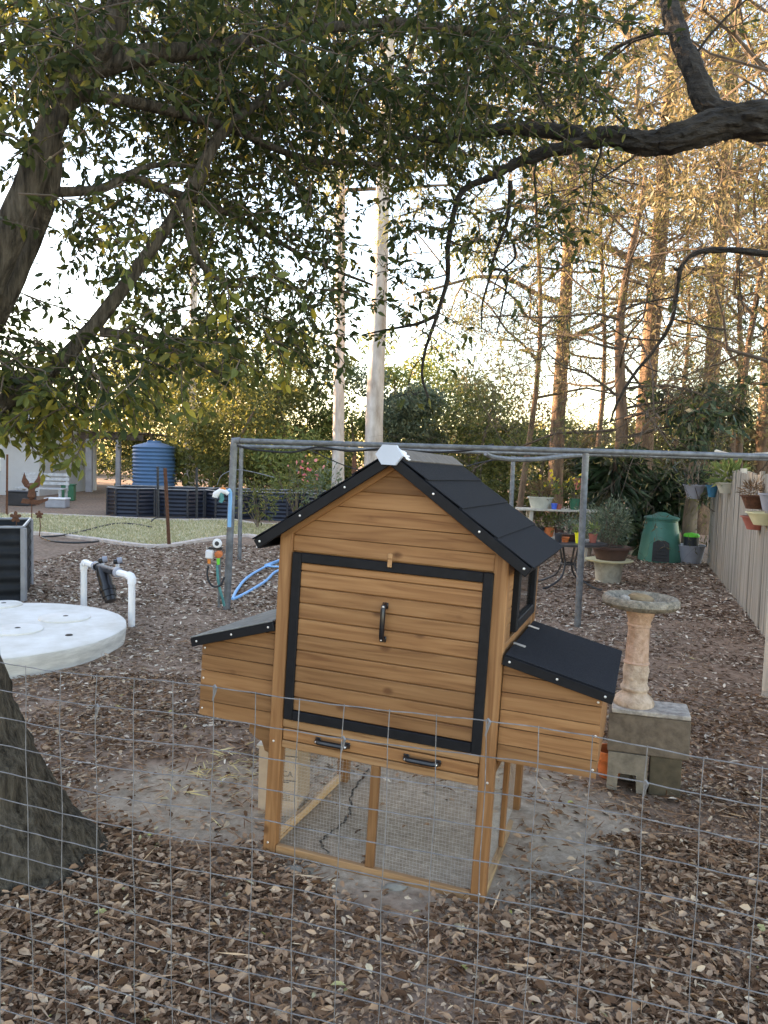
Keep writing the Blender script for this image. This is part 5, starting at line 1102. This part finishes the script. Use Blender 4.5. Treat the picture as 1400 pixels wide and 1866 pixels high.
for (px, py, Y, d, ln, r) in [(1290, 458, 5.4, (-.5, 0, -.8), .5, .006), (1232, 540, 5.4, (-.9, .1, -.3), .6, .006), (1225, 580, 5.4, (.8, .1, -.5), .6, .006), (1205, 620, 5.4, (-.9, 0, -.1), .7, .006), (1170, 665, 5.4, (.9, 0, -.4), .5, .005), (1350, 460, 5.4, (-.2, 0, -1), .6, .006), (820, 440, 4.25, (.8, 0, -.3), .4, .005), (815, 500, 4.25, (-.8, .1, -.4), .35, .005), (790, 590, 4.25, (.7, .1, -.6), .3, .004), (772, 650, 4.25, (-.7, 0, -.5), .25, .004), (900, 470, 4.2, (.7, 0, -.7), .3, .004), (1100, 250, 4.1, (-.3, 0, -.9), .5, .007), (1180, 262, 4.05, (-.6, -.1, -.7), .5, .007), (980, 285, 4.2, (-.2, 0, -.9), .45, .006), (1020, 240, 4.2, (-.6, 0, .8), .6, .008), (1150, 240, 4.1, (-.5, .1, .9), .6, .008), (1260, 110, 4.1, (.8, 0, .6), .6, .008), (1240, 60, 4.2, (-.9, 0, .3), .6, .008)]:
    grow(_tm, T3(px, py, Y)-LO, d, ln, r, 2, _tt, (3, 5), 0.2, 0.0, 0.8, 0.55, 6)
_tm.build('twigs', M['barkd'], lt)['kind'] = 'stuff'
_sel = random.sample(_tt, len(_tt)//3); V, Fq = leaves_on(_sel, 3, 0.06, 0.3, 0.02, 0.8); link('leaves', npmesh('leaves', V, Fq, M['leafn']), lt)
rlimb([T3(1245, 485, 5.4), T3(1232, 492, 5.4), T3(1226, 484, 5.4)], 0.014, 0.006, 6)

# ---- background gum trees and woodland
def gum(px, Y, r, H, m, label, lean=(0, 0), crown=None, leafm='leafbg', branches=7, b0=0.45, leafL=0.16, per=26, name='gum_tree', kids=(3, 5), wr=0.28, group=None, depth=2, blen=None, twm='barkm', hang=0.5):
    q = at(px, 860, Y); o = empty(name, (q.x, q.y, 0), 0, label, 'tree', group)
    base = Vector((0, 0, -0.1)); mb = MB(); ns = 12; pts = [Vector((lean[0]*(t/ns)**1.3+0.05*r*math.sin(t*1.7+px), lean[1]*t/ns, -0.1+H*t/ns)) for t in range(ns+1)]
    mb.tube(pts, [r*(1.25 if t == 0 else 1.0)*(1-0.62*t/ns) for t in range(ns+1)], 12)
    mb.build('trunk', M[m], o, True)
    bm = MB(); tips = []
    for i in range(branches):
        t = b0+(1-b0)*(i+random.random())/branches; k = min(int(t*ns), ns-1); p = pts[k].lerp(pts[k+1], t*ns-k)
        an = i*2.4+random.random(); el = random.uniform(0.1, 0.9); d = Vector((math.cos(an), math.sin(an), el))
        grow(bm, p, d, (blen or H*0.24)*random.uniform(0.7, 1.2), r*(1-0.6*t)*0.5, depth, tips, kids, 0.28, 0.02, 0.9, 0.62, 6)
    bm.build('branches', M[twm], o)
    if per:
        V, Fq = leaves_on([t for k_, t in enumerate(tips) if (k_//9) % 3], int(per*1.8), leafL, wr, 0.12, hang); link('crown', npmesh('crown', V, Fq, M[leafm]), o)
    return o
gum(617, 20.0, 0.165, 15, 'barkw', 'slim pale gum trunk left of the coop gable peak', (-0.25, 0), b0=0.55, branches=9, per=30)
gum(679, 18.5, 0.235, 15, 'barkw', 'thick pale gum trunk rising behind the coop gable', (0.15, 0), b0=0.5, branches=9, per=30)
gum(345, 25.0, 0.17, 14, 'barkw', 'pale gum trunk glimpsed behind the left canopy', (0.2, 0), b0=0.4, branches=8, per=26)
gum(1012, 20.0, 0.21, 15, 'barkr', 'sunlit brown gum right of the coop roof', (0.2, 0), leafm='leafgold', b0=0.3, branches=13, per=22)
gum(1168, 18.0, 0.24, 16, 'barkr', 'sunlit forked gum left of the compost bin', (0.4, 0), leafm='leafbg', b0=0.3, branches=13, per=22)
gum(1284, 17.5, 0.20, 16, 'barkr', 'stout reddish gum behind the far fence end', (0.15, 0), leafm='leafbg', b0=0.3, branches=12, per=22)
gum(1390, 19.0, 0.2, 16, 'barkr', 'brown gum rising behind the timber fence', (-0.2, 0), leafm='leafgold', b0=0.25, branches=13, per=24)
gum(1262, 12.9, 0.14, 2.6, 'barkm', 'dark rough tree trunk behind the grey hanging basket', (0.05, 0), b0=0.8, branches=5, per=20, leafm='leafdark', leafL=0.2, blen=0.9, name='broadleaf_tree')
# bare twiggy tree
tw = empty('bare_tree', (at(1112, 860, 12.6).x, 12.6, 0), 0, 'bare brown tree with a tangle of fine leafless twigs', 'tree')
mb = MB(); ns = 12; pts = [Vector((0.10*math.sin(t*0.6)+0.02*t, 0.05*math.sin(t), -0.1+6.2*t/ns)) for t in range(ns+1)]
mb.tube(pts, [0.135*(1.2 if t == 0 else 1)*(1-0.75*t/ns) for t in range(ns+1)], 12); mb.build('trunk', M['barkr'], tw, True)
bm = MB(); tips = []
for i in range(26):
    t = 0.33+0.67*(i/26); k = min(int(t*ns), ns-1); p = pts[k].lerp(pts[k+1], t*ns-k); an = i*2.4
    grow(bm, p, (math.cos(an)*1.3, math.sin(an), random.uniform(-0.1, 0.45)), random.uniform(1.7, 2.9), 0.035*(1-0.5*t), 3, tips, (5, 7), 0.26, 0.03, 0.85, 0.58, 5)
bm.build('branches', M['barkt'], tw)
sel = [t for t in tips if random.random() < 0.10]
V, Fq = leaves_on(sel, 5, 0.09, 0.2, 0.03, 0.4); link('dead_leaves', npmesh('dead_leaves', V, Fq, M['leafgold']), tw)
# feathery olive sprays
sel = random.sample(tips, min(260, len(tips)))
V, Fq = leaves_on(sel, 22, 0.10, 0.14, 0.07, 0.3); link('crown', npmesh('crown', V, Fq, M['leafbg']), tw)
# staghorn fern on its trunk
sf = empty('staghorn_fern', (tw.location.x, 12.45, 1.35), 0, 'dark staghorn fern fastened round the bare tree trunk', 'fern')
n = 170; an = rng.uniform(0, 2*math.pi, n); P = np.stack([0.12*np.cos(an), 0.12*np.sin(an), rng.uniform(-0.25, 0.45, n)], 1); D = np.stack([np.cos(an), np.sin(an), rng.uniform(-1.2, 0.6, n)], 1)
V, Fq = leaf_arrays(P, D, rnd(n)+np.array([0, 0, 1.0]), rng.uniform(0.3, 0.6, n), 0.2, 0.2, 0.45); link('fronds', npmesh('fronds', V, Fq, M['leafdark']), sf)
# bushes and small trees closing the background
def bush(px, top, Y, rx, m, label, n=5200, L=0.15, group='woodland shrubs behind the yard', trunks=3, wr=0.4, name='woodland_tree', low=0.0, data=None):
    q = at(px, top, Y); h = q.z; o = empty(name, (q.x, q.y, 0), 0, label, 'tree', group); P = []; 
    k = max(5, int(rx*6))
    cs = [(random.uniform(-0.75, 0.75)*rx, random.uniform(-0.5, 0.5)*rx, low+(h-low)*random.uniform(0.12, 0.92), random.uniform(0.28, 0.5)*min(rx, h*0.5)) for _ in range(k*2)]
    per = n//len(cs); A = []
    for cx, cyy, cz, cr in cs:
        U = nrm(rng.normal(size=(per, 3)))*(rng.random((per, 1))**0.4)*cr*np.array([1.15, 1.0, 0.85]); A.append(U+np.array([cx, cyy, cz]))
    P = np.concatenate(A); P = P[P[:, 2] > 0.05]; n_ = len(P); D = rnd(n_); D[:, 2] -= 0.3
    V, Fq = dia_arrays(P, D, rnd(n_), rng.uniform(0.6, 1.3, n_)*L, wr); link('crown', npmesh('crown', V, Fq, M[m]), o)
    for t in range(trunks):
        x0 = random.uniform(-.3, .3)*rx; e = cs[t]; MB().tube([(x0, 0, -0.05), ((x0+e[0])/2+0.1, e[1]/2, e[2]*0.5), (e[0], e[1], e[2])], [0.07, 0.055, 0.03], 7).build('trunk', M['barkm'], o, True)
    return o
bl_ = [(300, 590, 27, 2.4, 'leafbg', 'tall leafy tree right behind the blue tank roof', 9000), (480, 600, 28, 2.2, 'leafbg', 'tall rounded tree left of the slim pale gum', 9000), (820, 650, 29, 2.0, 'leafgrey', 'tall grey green tree left of the bare tree', 8000), (400, 540, 23, 2.0, 'leafbg', 'tall yellow green tree rising behind the left pipe corner', 9000), (560, 560, 25, 1.8, 'leafbg', 'tall open tree behind the slim pale gum', 7000), (745, 590, 27, 1.6, 'leafpale', 'slender yellow green tree beside the thick pale gum', 7000), (870, 690, 23, 1.7, 'leafbg', 'leafy tree behind the drooping dark branch', 6000),
       (330, 640, 30, 3.2, 'leafbg', 'tall green tree behind the blue tank', 9000), (180, 700, 33, 3.4, 'leafbg', 'green tree behind the carport frame', 7000), (20, 690, 34, 3.6, 'leafbg', 'leafy tree behind the white house', 7000),
       (440, 690, 26, 2.3, 'leafbg', 'bushy tree behind the left pipe post', 8000), (545, 660, 28, 2.2, 'leafbg', 'rounded green tree between post and pale gums', 8000), (520, 780, 22, 1.6, 'leafpale', 'yellow green bush behind the shrubs', 4000),
       (648, 740, 25, 1.4, 'leafpale', 'yellow lit bush between the two pale gums', 5000), (735, 650, 24, 1.5, 'leafgrey', 'upright grey green tree right of pale gums', 8000), (830, 720, 25, 1.8, 'leafbg', 'green bush behind the coop ridge', 7000),
       (910, 705, 28, 2.2, 'leafgold', 'golden tree behind the bare branches', 8000), (965, 770, 22, 1.5, 'leafbg', 'dark bush behind the plank bench', 6000), (1060, 760, 23, 1.7, 'leafbg', 'green bush behind the staghorn trunk', 6000),
       (1130, 760, 21, 1.5, 'leafgold', 'golden bush behind the forked gum', 5000), (1215, 730, 22, 1.8, 'leafbg', 'dark green bush between the reddish gums', 7000), (1330, 750, 21, 2.0, 'leafbg', 'green bush behind the far fence end', 7000), (1420, 700, 20, 2.2, 'leafgold', 'golden tree over the timber fence', 7000)]
for px, top, Y, rx, m, lab, nn in bl_: bush(px, top, Y, rx, m, lab, int(nn*(1.15 if top < 670 else 0.7)), 0.16)
for i, (px, top, Y, rx) in enumerate([(250, 770, 45, 6), (560, 770, 48, 6), (820, 770, 46, 6), (1080, 770, 48, 6), (1350, 760, 45, 6), (-60, 770, 46, 6)]):
    bush(px, top, Y, rx, 'leafbg', ['far woodland tree beyond the blue tank', 'far woodland tree beyond the pale gums', 'far woodland tree beyond the coop ridge', 'far woodland tree beyond the bare tree', 'far woodland tree beyond the timber fence', 'far woodland tree beyond the white house'][i], 8000, 0.3, 'far woodland line', 2)
# golden fine-leaved crowns overhead at the right
def cloud_tree(px, Y, H, label, m, n=12000):
    q = at(px, 860, Y); o = empty('casuarina_tree', (q.x, q.y, 0), 0, label, 'tree'); mb = MB(); ns = 10
    pts = [Vector((0.15*math.sin(t*0.7+px), 0, -0.1+H*t/ns)) for t in range(ns+1)]; mb.tube(pts, [0.065*(1-0.7*t/ns) for t in range(ns+1)], 10); mb.build('trunk', M['barkr'], o, True)
    bm = MB(); tips = []
    for i in range(18):
        t = 0.3+0.7*(i+random.random())/18.5; k = min(int(t*ns), ns-1); an = i*2.4+random.uniform(-.6, .6)
        grow(bm, pts[k].lerp(pts[k+1], t*ns-k), (math.cos(an), math.sin(an), random.uniform(-0.1, 1.1)), random.uniform(1.4, 3.2), 0.03, 2, tips, (4, 7), 0.30, 0.05, 0.85, 0.6, 5)
    bm.build('branches', M['barkt'], o); V, Fq = leaves_on([t for t in tips if random.random() < 0.5], max(6, int(1.7*n/len(tips))), 0.11, 0.22, 0.11, 0.4); link('crown', npmesh('crown', V, Fq, M[m]), o)
cloud_tree(1325, 15.5, 9.5, 'fine leaved olive tree between bare tree and fence', 'leafbg')
cloud_tree(1360, 12.5, 9.0, 'fine leaved golden tree behind the far fence pots', 'leafgold')
cloud_tree(1080, 17.0, 10.5, 'fine leaved grey brown tree behind the bare tree', 'leafgold', 13000)
cloud_tree(1230, 20.0, 11.0, 'fine leaved olive tree between the reddish gums', 'leafbg', 13000)
cloud_tree(960, 15.0, 9.5, 'fine leaved olive tree behind the coop roof', 'leafbg')
cloud_tree(1440, 9.5, 8.0, 'fine leaved golden tree leaning over the near fence', 'leafgold', 12000)
# unseen trees added on the left to shade the yard from the low sun
src = None
for i in range(11):
    x, y = -21+random.uniform(-1, 1)+i*0.35, -9+i*4.2; H = random.uniform(7.4, 8.6) if y < 25 else random.uniform(3.4, 4.4)
    if src is None:
        src = empty('sun_blocker_tree', (x, y, 0), 0, 'dense unseen tree added on the left to block the low sun', 'tree', 'unseen trees added to block the low sun'); n = 9000
        U = nrm(rng.normal(size=(n, 3)))*(rng.random((n, 1))**0.45)*np.array([2.3, 3.0, 3.9])*(1+0.2*np.sin(rnd(n)[:, :1]*6)); P = U+np.array([0, 0, 4.1]); P = P[P[:, 2] > 0.1]; n = len(P)
        V, Fq = dia_arrays(P, rnd(n), rnd(n), rng.uniform(0.25, 0.5, n), 0.55); link('crown', npmesh('crown', V, Fq, M['leafbg']), src)
        MB().tube([(0, 0, -0.1), (0.1, 0, 3), (0, 0.1, 6)], [0.2, 0.15, 0.06], 8).build('trunk', M['barkm'], src, True)
    else:
        o = src.copy(); col.objects.link(o); o.location = (x, y, 0)
        for ch in list(src.children): c2 = ch.copy(); col.objects.link(c2); c2.parent = o
        o.rotation_euler = (0, 0, random.random()*6)
        o.scale = (1, 1, H/8.0)

# ================================================================== wire fence in front
FC = Vector((0.0, 1.46, 0)); fdir = Vector((math.cos(R(17)), -math.sin(R(17)), 0)); fnn = Vector((fdir.y, -fdir.x, 0))
wf = empty('wire_fence', FC, 0, 'galvanised welded wire mesh fence across the front', 'fence')
TOPZ = 1.055; CH = 0.0655; CWD = 0.094; NH = 17; 
def fpos(s, z):
    sag = 0.010*math.sin(s*2.6+1.0)+0.004*math.sin(s*9+z*5); bow = 0.012*math.sin(s*1.9+z*3.0)+0.0015*math.sin(s*14+z*11)
    return fdir*s+fnn*bow+Vector((0, 0, z-0.018*s+sag*(0.4+z*0.6)))
S0, S1 = -1.5, 1.5
for j in range(NH):
    z = TOPZ-j*CH
    if z < 0.0: break
    nn = 90; MB().tube([fpos(S0+(S1-S0)*i/nn, z+0.0008*math.sin(i*1.9+j)) for i in range(nn+1)], 0.0012, 5, cap=False).build('horizontal_wire', M['wire'], wf, True)
kk = int((S1-S0)/CWD)
for i in range(kk+1):
    s = S0+0.02+i*CWD; MB().tube([fpos(s+0.002*math.sin(j*1.3+i), TOPZ+0.004-(TOPZ-0.0)*j/16)+fnn*0.003 for j in range(17)], 0.0010, 5, cap=False).build('vertical_wire', M['wire'], wf, True)
    if i % 3 == 0:
        q = fpos(s, TOPZ-(i % 2)*CH); mb = MB(); mb.tube([q+Vector((0, 0, 0.004)), q+Vector((0.004, -0.003, 0)), q+Vector((0.001, 0, -0.012)), q+Vector((-0.003, -0.002, -0.028))], [0.003, 0.0035, 0.003, 0.0015], 5); mb.build('wire_knot', M['wire'], wf, True)
for s in (S0-0.03, S1+0.03):
    MB().tube([fdir*s+Vector((0, 0, -0.1)), fdir*s+Vector((0, 0, 1.25))], 0.022, 10).build('post', M['galv'], wf, True)
